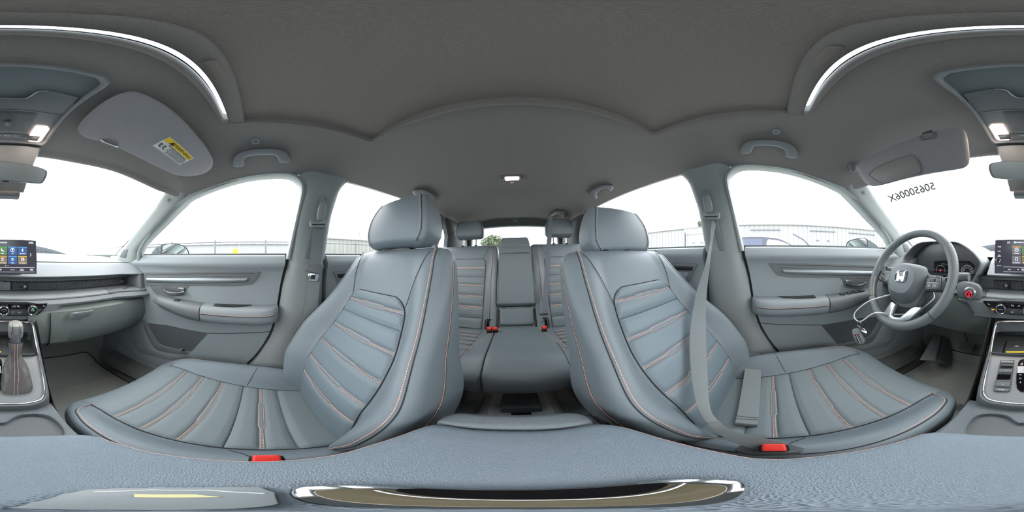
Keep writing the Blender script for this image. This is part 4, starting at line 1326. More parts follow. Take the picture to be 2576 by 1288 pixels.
mb = MB(); mb.lathe(gc1 + V((0, .0, 0)), (0, 1, 0), [(.0001, .0004), (.0035, .0004), (.0035, 0)], 10); mb.tube([gc1 + V((.008, 0, -.014)), gc1 + V((-.008, 0, -.014))], .0005, 4); mb.tube([gc1 + V((-.003, .0, .004)), gc1 + V((.004, 0, -.006))], .0014, 5)
mb.build('airbag_warning', REDL, ip_, flat=True)
# pad left of hood at the door
# air vent on the driver's outer end
MB().prism([V((x, -.640, z)) for x, z in ((.56, -.10), (.67, -.095), (.67, -.14), (.56, -.14))], (0, -.01, 0)).build('outer_vent', BLK, db, bevel=.003)

# ---------------- centre display
ds = thing('touch_screen', (-.012, -.63, -.01), 'black touch screen with coloured app tiles standing on the dashboard', 'screen')
YS = -.620
def sc(px, py, l=0): 
    return aty(px, py, YS + l)
TL, TR = aty(2503 - 2576, 602.5, YS), aty(91.5, 604, YS); BL, BR = aty(2501 - 2576, 689, YS), aty(93, 690.5, YS)
# looking forward: px grows towards the passenger (-x)
def sp_(u, v, l=0): return TL.lerp(TR, u).lerp(BL.lerp(BR, u), v) + V((0, l, 0))
o_ = [sp_(u, v) for u, v in ((.03, 0), (.97, 0), (1, .05), (1, 1), (0, 1), (0, .05))]
scr = MB().prism(smooth(o_, 1, True), (0, -.012, 0)).build('screen_body', GLB, ds, bevel=.001)
MB().box((-.015, -.69, -.035), (.12, .08, .05)).build('screen_mount', DASH, ds, bevel=.01)
mbk = MB().loft([[V((x, y, z)) for y, z in ((-.70, -.03), (-.66, -.045), (-.64, -.082))] for x in (-.185, .15)], False, False)
SURF = mat('screen_surface', (58, 58, 66), .15, emit=.12)
MB().prism([sp_(.005, .02, .0006), sp_(.995, .02, .0006), sp_(.995, .985, .0006), sp_(.005, .985, .0006)], (0, -.0008, 0)).build('screen_glass', SURF, ds, flat=True)
def tile(u0, u1, v0, v1, c, nm, l=.001): return MB().prism([sp_(u0, v0, l), sp_(u1, v0, l), sp_(u1, v1, l), sp_(u0, v1, l)], (0, -.0003, 0)).build(nm, c, scr, flat=True)
def em(n, rgb, e=.19): return mat(n, rgb, .3, emit=e)
cB, cO, cG, cK, cN, cS = em('tile_blue', (50, 105, 175)), em('tile_orange', (225, 160, 40)), em('tile_green', (70, 160, 60)), em('tile_grey', (98, 98, 104)), em('tile_dark_blue', (52, 82, 128)), em('tile_sky', (90, 160, 220))
cBr = em('tile_brown', (112, 100, 82))
SW = em('screen_white', (235, 235, 240), .32)
us_ = [(.375, .495), (.515, .635), (.655, .775), (.795, .915)]
us_ = [(.30, .42), (.44, .555), (.575, .69), (.705, .82)]
# the photo's own pixel columns, in screen fractions
W0 = 2503 - 2576; WW = 91.5 - W0
def ux(px): return ((px - 2576 if px > 1288 else px) - W0)/WW
cols = [(2547, 2569), (2571, 18), (20, 42), (44.5, 67)]
top = [cO, cG, cS, cS]; body1 = [cK, em('tile_dark_green', (82, 112, 78)), cN, cN]; t2 = [cK, cO, cS, cO]; body2 = [cK, cBr, cN, cBr]
labels1 = ['All Apps', 'Phone', 'FM', 'Bluetooth']; labels2 = ['Connection', 'Power Flow', 'Audio', 'Trip Computer']
mbw = MB()
def scx(u, v): return sp_(u, v, .0014)
for (a, b), ct, cb1, ct2, cb2, l1, l2 in zip(cols, top, body1, t2, body2, labels1, labels2):
    u0, u1 = ux(a), ux(b)
    tile(u0, u1, .205, .435, cb1, 'app_tile'); tile(u0, u1, .205, .222, ct, 'tile_edge', .0012)
    tile(u0, u1, .465, .70, cb2, 'app_tile'); tile(u0, u1, .465, .482, ct2, 'tile_edge', .0012)
    um = (u0 + u1)/2
    addtext(mbw, l1, scx(um, .40), (-1, 0, 0), (0, 0, 1), .0052)
    addtext(mbw, l2, scx(um, .665), (-1, 0, 0), (0, 0, 1), .0052 if len(l2) < 11 else .0042)
def ring_(c, r, w=.0007, a0=0, a1=2*PI): mbw.tube([c + V((r*math.cos(a), 0, r*math.sin(a))) for a in lsp(a0, a1, 20)], w, 5)
u = [(ux(a) + ux(b))/2 for a, b in cols]
ring_(scx(u[0], .30), .0068); addtext(mbw, '=', scx(u[0], .30), (-1, 0, 0), (0, 0, 1), .010)
mbw.tube([scx(u[1], .26) + V((.005, 0, 0)), scx(u[1], .31) + V((.003, 0, 0)), scx(u[1], .34) + V((-.005, 0, 0))], .0018, 5)
ring_(scx(u[2], .30), .0068); mbw.tube([scx(u[2], .27), scx(u[2], .34)], .0008, 5); ring_(scx(u[2], .285), .0016)
c = scx(u[3], .30); mbw.tube([c + V((.003, 0, -.003)), c + V((-.003, 0, .003)), c + V((0, 0, .006)), c + V((0, 0, -.006)), c + V((-.003, 0, -.003)), c + V((.003, 0, .003))], .0007, 5)
c = scx(u[0], .56); mbw.tube([c + V((a, 0, b)) for a, b in ((-.003, -.006), (.003, -.006), (.003, .006), (-.003, .006))], .0008, 5, True)
c = scx(u[1], .56)
for q in (-1, 1): mbw.tube([c + V((-.006, 0, q*.004)), c + V((.006, 0, q*.004))], .0007, 5)
mbw.tube([c + V((0, 0, -.005)), c + V((0, 0, .005))], .0007, 5)
c = scx(u[2], .56)
for q, w_ in ((-.004, .006), (0, .008), (.004, .005)): mbw.tube([c + V((-w_*.6, 0, q)), c + V((w_*.6, 0, q))], .0008, 5)
c = scx(u[3], .56); mbw.tube([c + V((a, 0, b)) for a, b in ((.004, -.006), (-.002, -.006), (-.002, .006), (.004, .006))], .0009, 5, True); mbw.tube([c + V((-.003, 0, .004)), c + V((-.006, 0, .001)), c + V((-.006, 0, -.005))], .0007, 5)
addtext(mbw, '4:02', scx(ux(77.5), .085), (-1, 0, 0), (0, 0, 1), .0115)
addtext(mbw, 'No Device Connected', scx(ux(-3), .085), (-1, 0, 0), (0, 0, 1), .0068)
c = scx(ux(2553), .085); mbw.tube([c + V((a, 0, b)) for a, b in ((-.0018, -.003), (.0018, -.003), (.0018, .003), (-.0018, .003))], .0005, 5, True)
addtext(mbw, 'Audio\nSource', scx(ux(2538), .085), (-1, 0, 0), (0, 0, 1), .0042)
for i, (px, t_) in enumerate(((2541, 'Phone'), (2562, 'FM'), (-1, 'Bluetooth\nAudio'), (31, 'Connect'), (54, 'Sound\nShortcuts'), (78, 'Display\nMode'))):
    addtext(mbw, t_, scx(ux(px), .86), (-1, 0, 0), (0, 0, 1), .0044)
mbw.tube([scx(ux(2526), .79), scx(ux(85), .79)], .0003, 4)
mbw.tube([scx(ux(2526), .925), scx(ux(85), .925)], .0003, 4)
c = scx(ux(76), .43); mbw.tube([c + V((.002, 0, .006)), c + V((-.002, 0, 0)), c + V((.002, 0, -.006))], .0007, 5)
for i in range(3): mbw.lathe(scx(ux(14 + 4*i), .745), (0, 1, 0), [(.0001, .0002), (.0008 if i else .0012, .0002), (.0008, 0)], 8)
addtext(mbw, 'HOME', scx(ux(2515), .215), (-1, 0, 0), (0, 0, 1), .0045); addtext(mbw, 'BACK', scx(ux(2515), .34), (-1, 0, 0), (0, 0, 1), .0045)
addtext(mbw, 'VOL\nAUDIO', scx(ux(2515), .47), (-1, 0, 0), (0, 0, 1), .0042)
addtext(mbw, '<<  >>', scx(ux(2515), .76), (-1, 0, 0), (0, 0, 1), .0055)
mbw.build('screen_print', SW, scr, flat=True)
kc = sp_(ux(2513.5), .60)
vk = MB().lathe(kc, (0, 1, 0), [(.0001, .014), (.0070, .014), (.0085, .012), (.0095, 0)], 32).build('volume_knob', BLK, ds)
MB().tube([kc + V((.0082*math.cos(a), .013, .0082*math.sin(a))) for a in lsp(0, 2*PI, 29)[:-1]], .0012, 8, True).build('knob_ring', CHR, vk)
# ================================================================ STEERING WHEEL
WC = V((.380, -.420, -.080)); wt = R(25)
WA = V((-1, 0, 0)); WU = V((0, -math.sin(wt), math.cos(wt))); WN = V((0, math.cos(wt), math.sin(wt)))
def wpt(a, b, w=0): return WC + WA*a + WU*b + WN*w
def wpx(px, py, w=0): return plane(px, py, WC + WN*w, WN)
def cw(x, y, w=0): return wpx(2170 + x/4.77, 570 + y/4.77, w)
sw_ = thing('steering_wheel', WC, 'three-spoke steering wheel wrapped in grey leather with silver lower spokes', 'steering wheel')
RIM = mat('rim_leather', (104, 112, 114), .5, bump=(900, .3, 'v'))
rr0 = .174
ring = []
for i in range(96):
    a = 2*PI*i/96
    ring.append((a, wpt(rr0*math.cos(a), rr0*math.sin(a), 0)))
def rimr(a):
    # fatter grips at ten and two, flatter base
    return .0150 + .0018*(math.exp(-((a - .55)/.35)**2) + math.exp(-((a - PI + .55)/.35)**2))
mb = MB(); rings = []
for a, p in ring:
    rad = (p - WC).normalized(); r_ = rimr(a)
    rings.append([p + rad*(r_*math.cos(k)) + WN*(r_*1.08*math.sin(k)) for k in lsp(0, 2*PI, 17)[:-1]])
rings.append(rings[0])
mb.loft(rings, True, False).build('wheel_rim', RIM, sw_)
for a in (R(42), R(138), R(-38), R(-142)):
    c = wpt(rr0*math.cos(a), rr0*math.sin(a)); rad = (c - WC).normalized()
    MB().tube([c + rad*(.0158*math.cos(k)) + WN*(.0170*math.sin(k)) for k in lsp(0, 2*PI, 20)[:-1]], .0009, 5, True).build('rim_seam', GRV, sw_)
RTH = mat('rim_thread', (190, 180, 165), .7)
for s_, rng in ((1, (R(128), R(176))), (1, (R(190), R(222)))):
    mb = MB()
    for a in lsp(rng[0], rng[1], 34):
        c = wpt(rr0*math.cos(a), rr0*math.sin(a)); rad = (c - WC).normalized()
        tdir = rad.cross(WN)
        b0 = c - rad*.0147*.86 + WN*.0162*.52
        mb.tube([b0 - rad*.002 - WN*.003 + tdir*.0022, b0 + rad*.005 + WN*.0042], .0011, 5)
    mb.build('rim_stitching', RTH, sw_)
# airbag cover: back outline and raised face
HUB = mat('hub_plastic', (100, 109, 112), .55, bump=(800, .3, 'v'))
ob = [cw(x, y, -.022) for x, y in ((306, 640), (322, 540), (390, 470), (470, 442), (640, 455), (760, 482), (790, 530), (762, 650), (715, 760), (640, 865), (570, 930), (470, 932), (390, 900), (335, 855), (312, 780), (304, 700))]
of_ = [cw(x, y, .016) for x, y in ((318, 650), (350, 530), (405, 465), (480, 447), (560, 455), (610, 480), (635, 540), (640, 620), (610, 690), (560, 770), (520, 805), (470, 818), (400, 800), (350, 775), (328, 760), (318, 700))]
ob, of_ = smooth(ob, 2, True), smooth(of_, 2, True)
cb, cf = sum(ob, V((0, 0, 0)))/len(ob), sum(of_, V((0, 0, 0)))/len(of_)
rings = [ob]
for k in (.3, .6, .85): rings.append([a.lerp(b, k) + (a.lerp(b, k) - cf)*.05*math.sin(PI*k) for a, b in zip(ob, of_)])
rings += [of_, [cf + (p - cf)*.93 + WN*.003 for p in of_], [cf + (p - cf)*.6 + WN*.005 for p in of_], [cf + (p - cf)*.2 + WN*.0055 for p in of_]]
ab = MB().loft(rings).build('airbag_cover', HUB, sw_, angle=24)
# emblem
ec = cw(462, 597, .0225)
def em_(x, y, l=0): return cw(x, y, .0225 + l)
eo = smooth([em_(*p) for p in ((418, 535), (520, 528), (538, 545), (520, 630), (490, 668), (415, 660), (388, 640), (396, 580))], 2, True)
EB = MB().prism(eo, -WN*.003).build('emblem_plate', mat('emblem_dark', (80, 90, 95), .3), ab, bevel=.0008)
mb = MB(); mb.tube([p + WN*.0008 for p in eo], .0013, 6, True)
H1 = [(424, 548), (440, 546), (446, 600), (486, 600), (498, 541), (516, 540), (488, 656), (462, 655), (464, 632), (438, 632), (432, 652), (408, 646)]
mb.prism([em_(x, y, .0002) for x, y in H1], WN*.0016)
mb.build('emblem', CHR, EB, flat=True)
mb = MB(); addtext(mb, 'SRS', cw(410, 715, .0200), (cw(450, 722, .02) - cw(380, 708, .02)), WU, .0090); addtext(mb, 'AIRBAG', cw(412, 742, .0192), (cw(450, 749, .02) - cw(380, 735, .02)), WU, .0050)
mb.build('airbag_lettering', DARKP, ab, flat=True)
# spoke bodies left, right and lower
def slabw(pts, w, t, name, m, par=sw_, bev=.003):
    return MB().prism([cw(x, y, w) for x, y in pts], -WN*t).build(name, m, par, bevel=bev)
body = slabw([(165, 560), (200, 520), (240, 515), (330, 530), (400, 540), (780, 570), (900, 580), (960, 590), (955, 700), (930, 768), (740, 768), (690, 860), (640, 960), (560, 985), (450, 965), (400, 930), (330, 870), (310, 690), (200, 650), (168, 620)], -.020, .030, 'spoke_body', DARKP, bev=.006)
lp = slabw([(186, 548), (215, 525), (330, 530), (330, 660), (300, 665), (190, 634), (172, 600)], -.012, .012, 'button_pad', MIDP, bev=.003)
rp = slabw([(795, 578), (930, 590), (925, 700), (908, 750), (745, 750), (762, 660), (790, 640)], -.012, .012, 'button_pad', MIDP, bev=.003)
for k, P_ in ((lp, [[(212, 530), (325, 540), (325, 560), (206, 552)], [(196, 560), (238, 562), (236, 588), (190, 586)], [(242, 560), (278, 562), (276, 588), (240, 586)], [(282, 562), (318, 566), (316, 594), (280, 590)], [(184, 594), (224, 600), (220, 630), (192, 622)], [(230, 602), (262, 606), (258, 640), (226, 632)], [(270, 610), (312, 616), (300, 650), (266, 642)]]),
               (rp, [[(792, 584), (926, 594), (924, 612), (788, 602)], [(770, 624), (818, 626), (814, 660), (766, 658)], [(824, 628), (874, 630), (870, 660), (820, 660)], [(878, 630), (922, 632), (918, 664), (874, 662)], [(766, 686), (828, 684), (824, 734), (756, 732)], [(834, 684), (915, 688), (900, 740), (828, 736)]])):
    for q in P_:
        MB().prism([cw(x, y, -.0105) for x, y in q], -WN*.003).build('wheel_button', BLK if q[0][0] in (242, 824, 230) else MIDP, k, bevel=.0006)
mb = MB()
addtext(mb, '- o +', cw(862, 600, -.009), WA, WU, .005)
for c in (cw(795, 708, -.009), cw(868, 710, -.009), cw(205, 612, -.009), cw(285, 630, -.009)):
    mb.tube([c + WA*.002*math.cos(a) + WU*.003*math.sin(a) for a in lsp(0, 2*PI, 9)[:-1]], .0007, 4, True)
mb.tube([cw(175, 588, -.0095), cw(318, 598, -.0095)], .0005, 4); mb.tube([cw(764, 672, -.0095), cw(922, 676, -.0095)], .0006, 4)
mb.build('button_print', WHT, rp, flat=True)
# silver V spoke
SIL = mat('spoke_silver', (190, 195, 197), .3, metal=.8)
slabw([(340, 893), (372, 918), (395, 935), (340, 1055), (372, 1085), (440, 1090), (570, 985), (620, 962), (712, 966), (700, 990), (560, 1118), (470, 1142), (380, 1148), (290, 1120), (240, 1082), (255, 1020)], -.006, .016, 'lower_spoke', SIL, bev=.004)
# column shroud and stalks
MB().loft([[wpt(.055*math.cos(a)*k + 0, .050*math.sin(a)*k - .02*q, -.03 - .05*q) for a in lsp(0, 2*PI, 25)[:-1]] for q, k in ((0, .9), (.3, 1.25), (1.2, 1.4), (2.4, 1.4), (3.4, 1.3))]).build('column_shroud', DARKP, sw_)
st_ = MB().tube([wpt(-.05, .0, -.12), wpx(2392, 700, -.060), wpx(2420, 696, -.045)], [.008, .008, .009], 12)
st_.build('wiper_stalk', BLK, sw_)
MB().tube([wpx(2408, 696, -.045), wpx(2438, 697, -.045)], [.0135, .0140], 16).build('stalk_knob', MIDP, sw_)
MB().tube([wpt(.03, .0, -.12), wpx(2256, 678, -.06), wpx(2234, 676, -.045)], [.007, .008, .009], 12).build('indicator_stalk', SAT, sw_)
# ---------------- key fob on a white cable loop
CW_ = mat('white_cable', (235, 236, 235), .35)
lo = thing('key_loop', wpx(2164, 809, .03), 'white plastic cable looped through the steering wheel', 'cable')
cl = [(2262, 738, -.05), (2235, 742, -.0), (2211, 749, .025), (2187, 756, .03), (2164, 772, .03), (2150, 786, .03), (2148, 798, .03), (2155, 807, .03), (2164, 810, .03), (2176, 803, .03), (2190, 791, .03), (2204, 786, .025), (2222, 787, .012), (2236, 791, -.02), (2256, 791, -.045), (2290, 790, -.06), (2322, 774, -.06), (2340, 760, -.055), (2354, 746, -.06), (2340, 725, -.10), (2300, 720, -.11), (2262, 738, -.05)]
MB().tube(smooth([wpx(*p) for p in cl], 2), .0024, 10).build('cable', CW_, lo)
kf = thing('key_fob', wpx(2160, 845, .03), 'grey four-button car key hanging from the white cable loop beside the wheel', 'key')
KD = (wpx(2160, 845, .03)).length
def kp(px, py, l=0): return plane(px, py, ray(2160, 845)*(KD - l), ray(2160, 845))
kz = -ray(2160, 845)
fo = [kp(x, y) for x, y in ((2143, 835), (2146, 829), (2154, 827), (2160, 828), (2164, 832), (2176, 855), (2176, 860), (2172, 864), (2161, 866), (2156, 864), (2148, 851))]
fb = pillow(smooth(fo, 2, True), kz, .013).build('fob_body', MIDP, kf)
MB().tube(smooth([p + kz*.002 for p in fo], 2, True), .0010, 6, True).build('fob_edge', SAT, kf)
for i, (x, y) in enumerate(((2155.5, 843), (2157.5, 849), (2160, 854.5), (2162.5, 860))):
    c = kp(x, y, .0055)
    ax_k = (kp(2164, 840, 0) - kp(2148, 844, 0)).normalized(); ay_k = kz.cross(ax_k)
    MB().prism(rrect(c, ax_k, ay_k, .016, .0075, .0015), kz*.0012).build('fob_button', BLK, fb, bevel=.0004)
    mb = MB(); mb.lathe(c + kz*.0013, kz, [(.0001, .0002), (.0020, .0002), (.0020, 0)], 8); mb.build('button_symbol', RED if i == 0 else WHT, fb, flat=True)
for (x, y, r_) in ((2161.5, 815, .0105), (2159.5, 824, .0075)):
    c = kp(x, y); mb = MB()
    mb.tube([c + V((0, 0, r_*math.sin(a))) + ray(2250, 820)*.0 + V((.6, .3, 0)).normalized()*(r_*.8*math.cos(a)) for a in lsp(0, 2*PI, 21)[:-1]], .0009, 6, True)
    mb.build('key_ring', CHR, kf)
ch2 = [kp(x, y, .006) for x, y in ((2160, 826), (2166, 823), (2173, 826), (2180, 832), (2181, 837), (2178, 841), (2175, 838), (2170, 836))]
MB().prism(ch2, kz*.005).build('chrome_charm', CHR, kf, bevel=.0015)
# ================================================================ CENTRE CONSOLE
def bya2(L, n, c, e1, e2):
    L = resample(L, 500, True); o = []
    for i in range(n):
        a = 2*PI*i/n
        d = e1*math.cos(a) + e2*math.sin(a)
        o.append(max(L, key=lambda p: (p - c).normalized().dot(d)))
    return o
pn = V((0, .173, .250)).normalized(); p0_ = V((0, -.58, -.240))
pe1, pe2 = V((1, 0, 0)), V((0, .250, -.173)).normalized()
def cpx(px, py, l=0): return plane(px, py, p0_ + pn*l, pn)
cs = thing('centre_console', (0, -.3, FLOORZ), 'grey centre console with a silver plate, phone tray and cup holders', 'console')
out_ = [(2507, 806), (2500, 813), (2491, 857), (2476, 908), (2463, 954), (2454, 993), (2457, 1008), (2479, 1018), (2520, 1025), (2576, 1029), (38, 1028), (77, 1026), (102, 1021), (123, 1008), (127, 997), (125, 980), (115, 934), (102, 877), (90, 818), (79, 807), (40, 805), (2576, 804), (2540, 804)]
in_ = [(2512, 811), (2505, 817), (2497, 857), (2492, 893), (2481, 934), (2472, 980), (2475, 995), (2489, 1007), (2532, 1013.6), (2576, 1016), (30, 1016.5), (64, 1015), (100, 1008), (110, 998), (113, 980), (108, 944), (96, 895), (88, 850), (82, 816), (74, 811), (30, 809), (2540, 809)]
O3 = smooth([cpx(*p) for p in out_], 2, True); I3 = smooth([cpx(*p, .002) for p in in_], 2, True)
cc = cpx(5, 915)
N_ = 140
Oa, Ia = bya2(O3, N_, cc, pe1, pe2), bya2(I3, N_, cc, pe1, pe2)
rings = [[V((p.x*1.0, p.y, p.z - .05)) for p in Oa], [p - pn*.012 for p in Oa], [a.lerp(b, .25) - pn*.001 for a, b in zip(Oa, Ia)], [a.lerp(b, .55) + pn*.002 for a, b in zip(Oa, Ia)], [a.lerp(b, .9) for a, b in zip(Oa, Ia)], [p - pn*.004 for p in Ia]]
rimc = MB().loft(rings, True, False).build('console_rim', MIDP, cs)
MB().tube([p + pn*.001 for p in Ia], .0016, 6, True).build('chrome_line', CHR, cs)
# silver plate
SP = mat('plate_silver', (158, 163, 165), .45, metal=.45)
pl = [(2492.5, 893), (2481, 934), (2472, 980), (2475, 995), (2489, 1007), (2532, 1013.6), (2576, 1016), (30, 1016.5), (64, 1015), (100, 1008), (110, 998), (113, 980), (108, 944), (96, 895), (50, 895), (2576, 894)]
plate = MB().prism([cpx(*p, -.002) for p in pl], -pn*.006).build('console_plate', SP, cs)
# tray for the phone
yb_, zf = -.655, -.345
e = cpx(5, 894)
w0, w1 = .108, .112
mb = MB()
mb.grid(lambda t, k: V(((w0 + (w1 - w0)*k)*t, e.y + (yb_ - e.y)*k, -.348 + .002*k)), lsp(-1, 1, 9), lsp(0, 1, 9))
mb.build('tray_floor', mat('tray_rubber', (60, 66, 68), .7, bump=(900, .5, 'v')), cs)
for s in (-1, 1):
    MB().grid(lambda k, t: V((s*(w0 + (w1 - w0)*k), e.y + .01 + (yb_ - e.y - .01)*k, -.35 + ((e.z + (-.235 - e.z)*k) + .35)*t)), lsp(0, 1, 9), lsp(0, 1, 4)).build('tray_wall', DARKP, cs)
MB().box((0, e.y + .003, (e.z - .35)/2 - .005), (.196, .003, .05)).build('tray_lip', DARKP, cs)
MB().box((0, yb_ - .004, -.295), (w1*2, .008, .12)).build('socket_panel', DARKP, cs)
def sy(px, py): return aty(px, py, yb_ + .002)
q0, q1 = sy(2512, 817), sy(75, 838)
MB().prism([sy(2513, 816), sy(2562, 815), sy(2562, 838), sy(2513, 836)], (0, -.004, 0)).build('key_panel', MIDP, cs, bevel=.0015)
MB().prism([sy(2566, 815), sy(76, 816), sy(74, 838), sy(2566, 838)], (0, -.004, 0)).build('usb_panel', MIDP, cs, bevel=.0015)
MB().prism([aty(2522, 820, yb_ + .004), aty(2558, 820, yb_ + .004), aty(2558, 829, yb_ + .004), aty(2521, 828, yb_ + .004)], (0, -.003, 0)).build('tailgate_button', DARKP, cs, bevel=.0008)
mb = MB(); addtext(mb, 'IPA', aty(2533, 824, yb_ + .0055), (-1, 0, 0), (0, 0, 1), .008); mb.build('button_symbol', WHT, cs, flat=True)
mb = MB(); mb.box(aty(2545, 824.5, yb_ + .0055), (.013, .001, .004)); mb.box(aty(2549, 823.5, yb_ + .0055), (.005, .001, .009)); mb.build('amber_symbol', mat('amber_lit', (255, 160, 30), .4, emit=.45), cs)
for px in (2572, 4):
    MB().prism(rrect(aty(px, 829, yb_ + .004), (1, 0, 0), (0, 0, 1), .019, .009, .003), (0, -.001, 0)).build('usb_port', SAT, cs)
    MB().prism(rrect(aty(px, 829, yb_ + .0045), (1, 0, 0), (0, 0, 1), .014, .0045, .001), (0, -.001, 0)).build('usb_slot', BLK, cs)
    mb = MB(); mb.tube([aty(px - 4, 821, yb_ + .005), aty(px + 4, 821, yb_ + .005)], .0005, 4); mb.build('usb_symbol', WHT, cs)
pp = aty(56, 826, yb_ + .004)
MB().lathe(pp, (0, 1, 0), [(.0001, .004), (.012, .004), (.014, .002), (.0145, 0)], 28).build('power_socket', BLK, cs)
MB().box(pp + V((-.006, .004, -.001)), (.024, .004, .013)).build('socket_flap', MIDP, cs, bevel=.002)
# charging pad marks
zt = -.3465
MB().prism([atz(*p, zt) for p in ((2521, 887), (2530, 858), (2533, 858), (2526, 887))], (0, 0, .001)).build('pad_slot', BLK, cs)
MB().prism([atz(*p, zt) for p in ((2531, 884), (3, 884), (3, 890), (2530, 890.5))], (0, 0, .0006)).build('charger_label', LY, cs, flat=True)
MB().prism([atz(*p, zt) for p in ((2530, 887), (3, 887), (3, 890), (2530, 890.5))], (0, 0, .0008)).build('charger_label_text_band', INK, cs, flat=True)
c = atz(2558, 870, zt + .001)
mb = MB(); mb.tube([c + V((.008, .004, 0)), c + V((-.008, .004, 0)), c + V((0, -.006, 0))], .0007, 4, True); addtext(mb, 'Qi', c + V((0, .003, 0)), (-1, 0, 0), (0, -1, 0), .006)
mb.build('charger_symbol', WHT, cs, flat=True)
MB().tube([atz(10, 860, zt + .001), atz(10, 882, zt + .001)], .001, 5).build('pad_rib', MIDP, cs)
# drive mode switches
dm = [(2517, 905), (2552, 905), (2550, 925), (2541, 984), (2536, 987), (2502, 986), (2498, 982)]
fr_ = MB().prism([cpx(*p, .0005) for p in dm], -pn*.003).build('switch_frame', DARKP, plate, bevel=.001)
for a, m_, l in (([(2519, 907), (2549, 907), (2548, 914), (2518, 914)], MIDP, .003), ([(2518, 915), (2548, 915), (2547, 924), (2516, 924)], BLK, .006), ([(2514, 928), (2547, 928), (2546, 937), (2512, 936)], MIDP, .004), ([(2510, 940), (2544, 941), (2541, 955), (2506, 955)], GLB, .001), ([(2506, 956), (2542, 957), (2540, 973), (2504, 971)], MIDP, .006), ([(2502, 975), (2539, 977), (2536, 985), (2500, 983)], MIDP, .003)):
    MB().prism([cpx(*p, l) for p in a], -pn*.005).build('console_switch', m_, plate, bevel=.0008)
mb = MB()
mb.prism([cpx(*p, .0065) for p in ((2518, 917), (2548, 917.5), (2548, 919.5), (2518, 919))], -pn*.0004); mb.prism([cpx(*p, .0065) for p in ((2506, 956.5), (2542, 957.5), (2542, 960), (2506, 959))], -pn*.0004)
mb.build('switch_stripe', SAT, plate, flat=True)
mb = MB()
for x, y, t_ in ((2533, 910, 'DRIVE MODE'), (2531, 932, '//'), (2523, 967, '(P)'), (2518, 980, 'HOLD')): addtext(mb, t_, cpx(x, y, .0066 if y > 960 else .0045), (-1, 0, 0), -pe2, .0055)
mb.build('switch_lettering', WHT, plate, flat=True)
gi = [cpx(*p, .0005) for p in ((2563, 905), (2576, 903), (4, 904), (6, 930), (2, 975), (2576, 987), (2564, 984), (2556, 972), (2557, 935))]
gp = MB().prism(smooth(gi, 1, True), -pn*.002).build('gear_indicator', GLB, plate, bevel=.0006)
mb = MB()
for y, t_ in ((917, 'P'), (943, 'N'), (952, 'D'), (962, 'B')): addtext(mb, t_, cpx(2567, y, .0010), (-1, 0, 0), -pe2, .0065)
mb.prism([cpx(*p, .0008) for p in ((2560, 921), (2, 921), (2, 938), (2559, 938))], pn*.0003)  # white patch paints the washed-out reflection on the glossy panel
mb.build('gear_letters_and_glare', WHT, gp, flat=True)
# body sides of the console down to the carpet
def conw(y): return ip(y, [(-.66, .135), (-.5, .128), (-.34, .118), (-.2, .112), (.15, .110), (.24, .105)])
def contop(y): return ip(y, [(-.66, -.24), (-.58, -.262), (-.34, -.430), (-.30, -.445), (-.10, -.472), (.0, -.36), (.20, -.36), (.24, -.40)])
for s in (-1, 1):
    MB().grid(lambda k, y: V((s*(conw(y) + .02*ss(k, .2, 1)), y, contop(y) - .0 + (FLOORZ + .02 - contop(y))*k)), lsp(0, 1, 14), lsp(-.68, .235, 40)).build('console_side', MIDP, cs)
# cup holder deck with its opening
dn_ = V((0, -.10, 1)).normalized()
def dk(px, py, l=0): return plane(px, py, V((0, -.30, -.440 + l)), dn_)
open_ = [(0, 1064), (15, 1064), (33, 1051), (51, 1044), (84, 1041), (115, 1044), (136, 1054), (154, 1072), (161, 1085), (158, 1100), (120, 1125), (0, 1130), (2500, 1128), (2440, 1105), (2430, 1087), (2435, 1069), (2448, 1051), (2468, 1041), (2514, 1041), (2540, 1049), (2555, 1062), (2563, 1065)]
op = smooth([dk(*p) for p in open_], 1, True)
ou = [V((x, y, dk(0, 1040).z)) for x, y in ()]
def deckz(y): return -.440 + (y + .30)*.10
ou = []
for y in lsp(-.345, -.05, 10): ou.append(V((conw(y), y, deckz(y))))
for x in lsp(.1, -.1, 8): ou.append(V((x, -.05, deckz(-.05))))
for y in lsp(-.05, -.345, 10): ou.append(V((-conw(y), y, deckz(y))))
for x in lsp(-.1, .1, 8): ou.append(V((x, -.345, deckz(-.345))))
dc = V((0, -.20, deckz(-.2)))
Oo, Io = bya2(ou, 120, dc, V((1, 0, 0)), V((0, 1, 0))), bya2(op, 120, dc, V((1, 0, 0)), V((0, 1, 0)))
rings = [[p + V((0, 0, -.04)) for p in Oo], [p + V((0, 0, -.006)) for p in Oo], [a.lerp(b, .12) for a, b in zip(Oo, Io)], [a.lerp(b, .85) + V((0, 0, .001)) for a, b in zip(Oo, Io)], [a.lerp(b, .96) + V((0, 0, .003)) for a, b in zip(Oo, Io)], [p + V((0, 0, .001)) for p in Io], [p + V((0, 0, -.012)) for p in Io]]
DK = mat('deck_leather', (104, 112, 116), .55, bump=(450, 1, 'v'))
MB().loft(rings, True, False).build('cup_deck', DK, cs)
rings = [[p + V((0, 0, -.010)) for p in Io], [dc + (p - dc)*.97 + V((0, 0, -.03)) for p in Io], [dc + (p - dc)*.94 + V((0, 0, -.032)) for p in Io], [dc + (p - dc)*.90 + V((0, 0, -.075)) for p in Io], [dc + (p - dc)*.80 + V((0, 0, -.080)) for p in Io]]
MB().loft(rings, True, True).build('cup_holder', DARKP, cs)
mb = MB()
for px, py in ((48, 1064), (2531, 1064)):
    c = dk(px, py, -.022); s = 1 if px > 1288 else -1
    MB().box(c, (.013, .022, .014), Matrix.Rotation(R(25)*s, 3, 'Z')).build('cup_grip', MIDP, cs, bevel=.003)
c = dc + V((0, .02, -.076))
mb = MB()
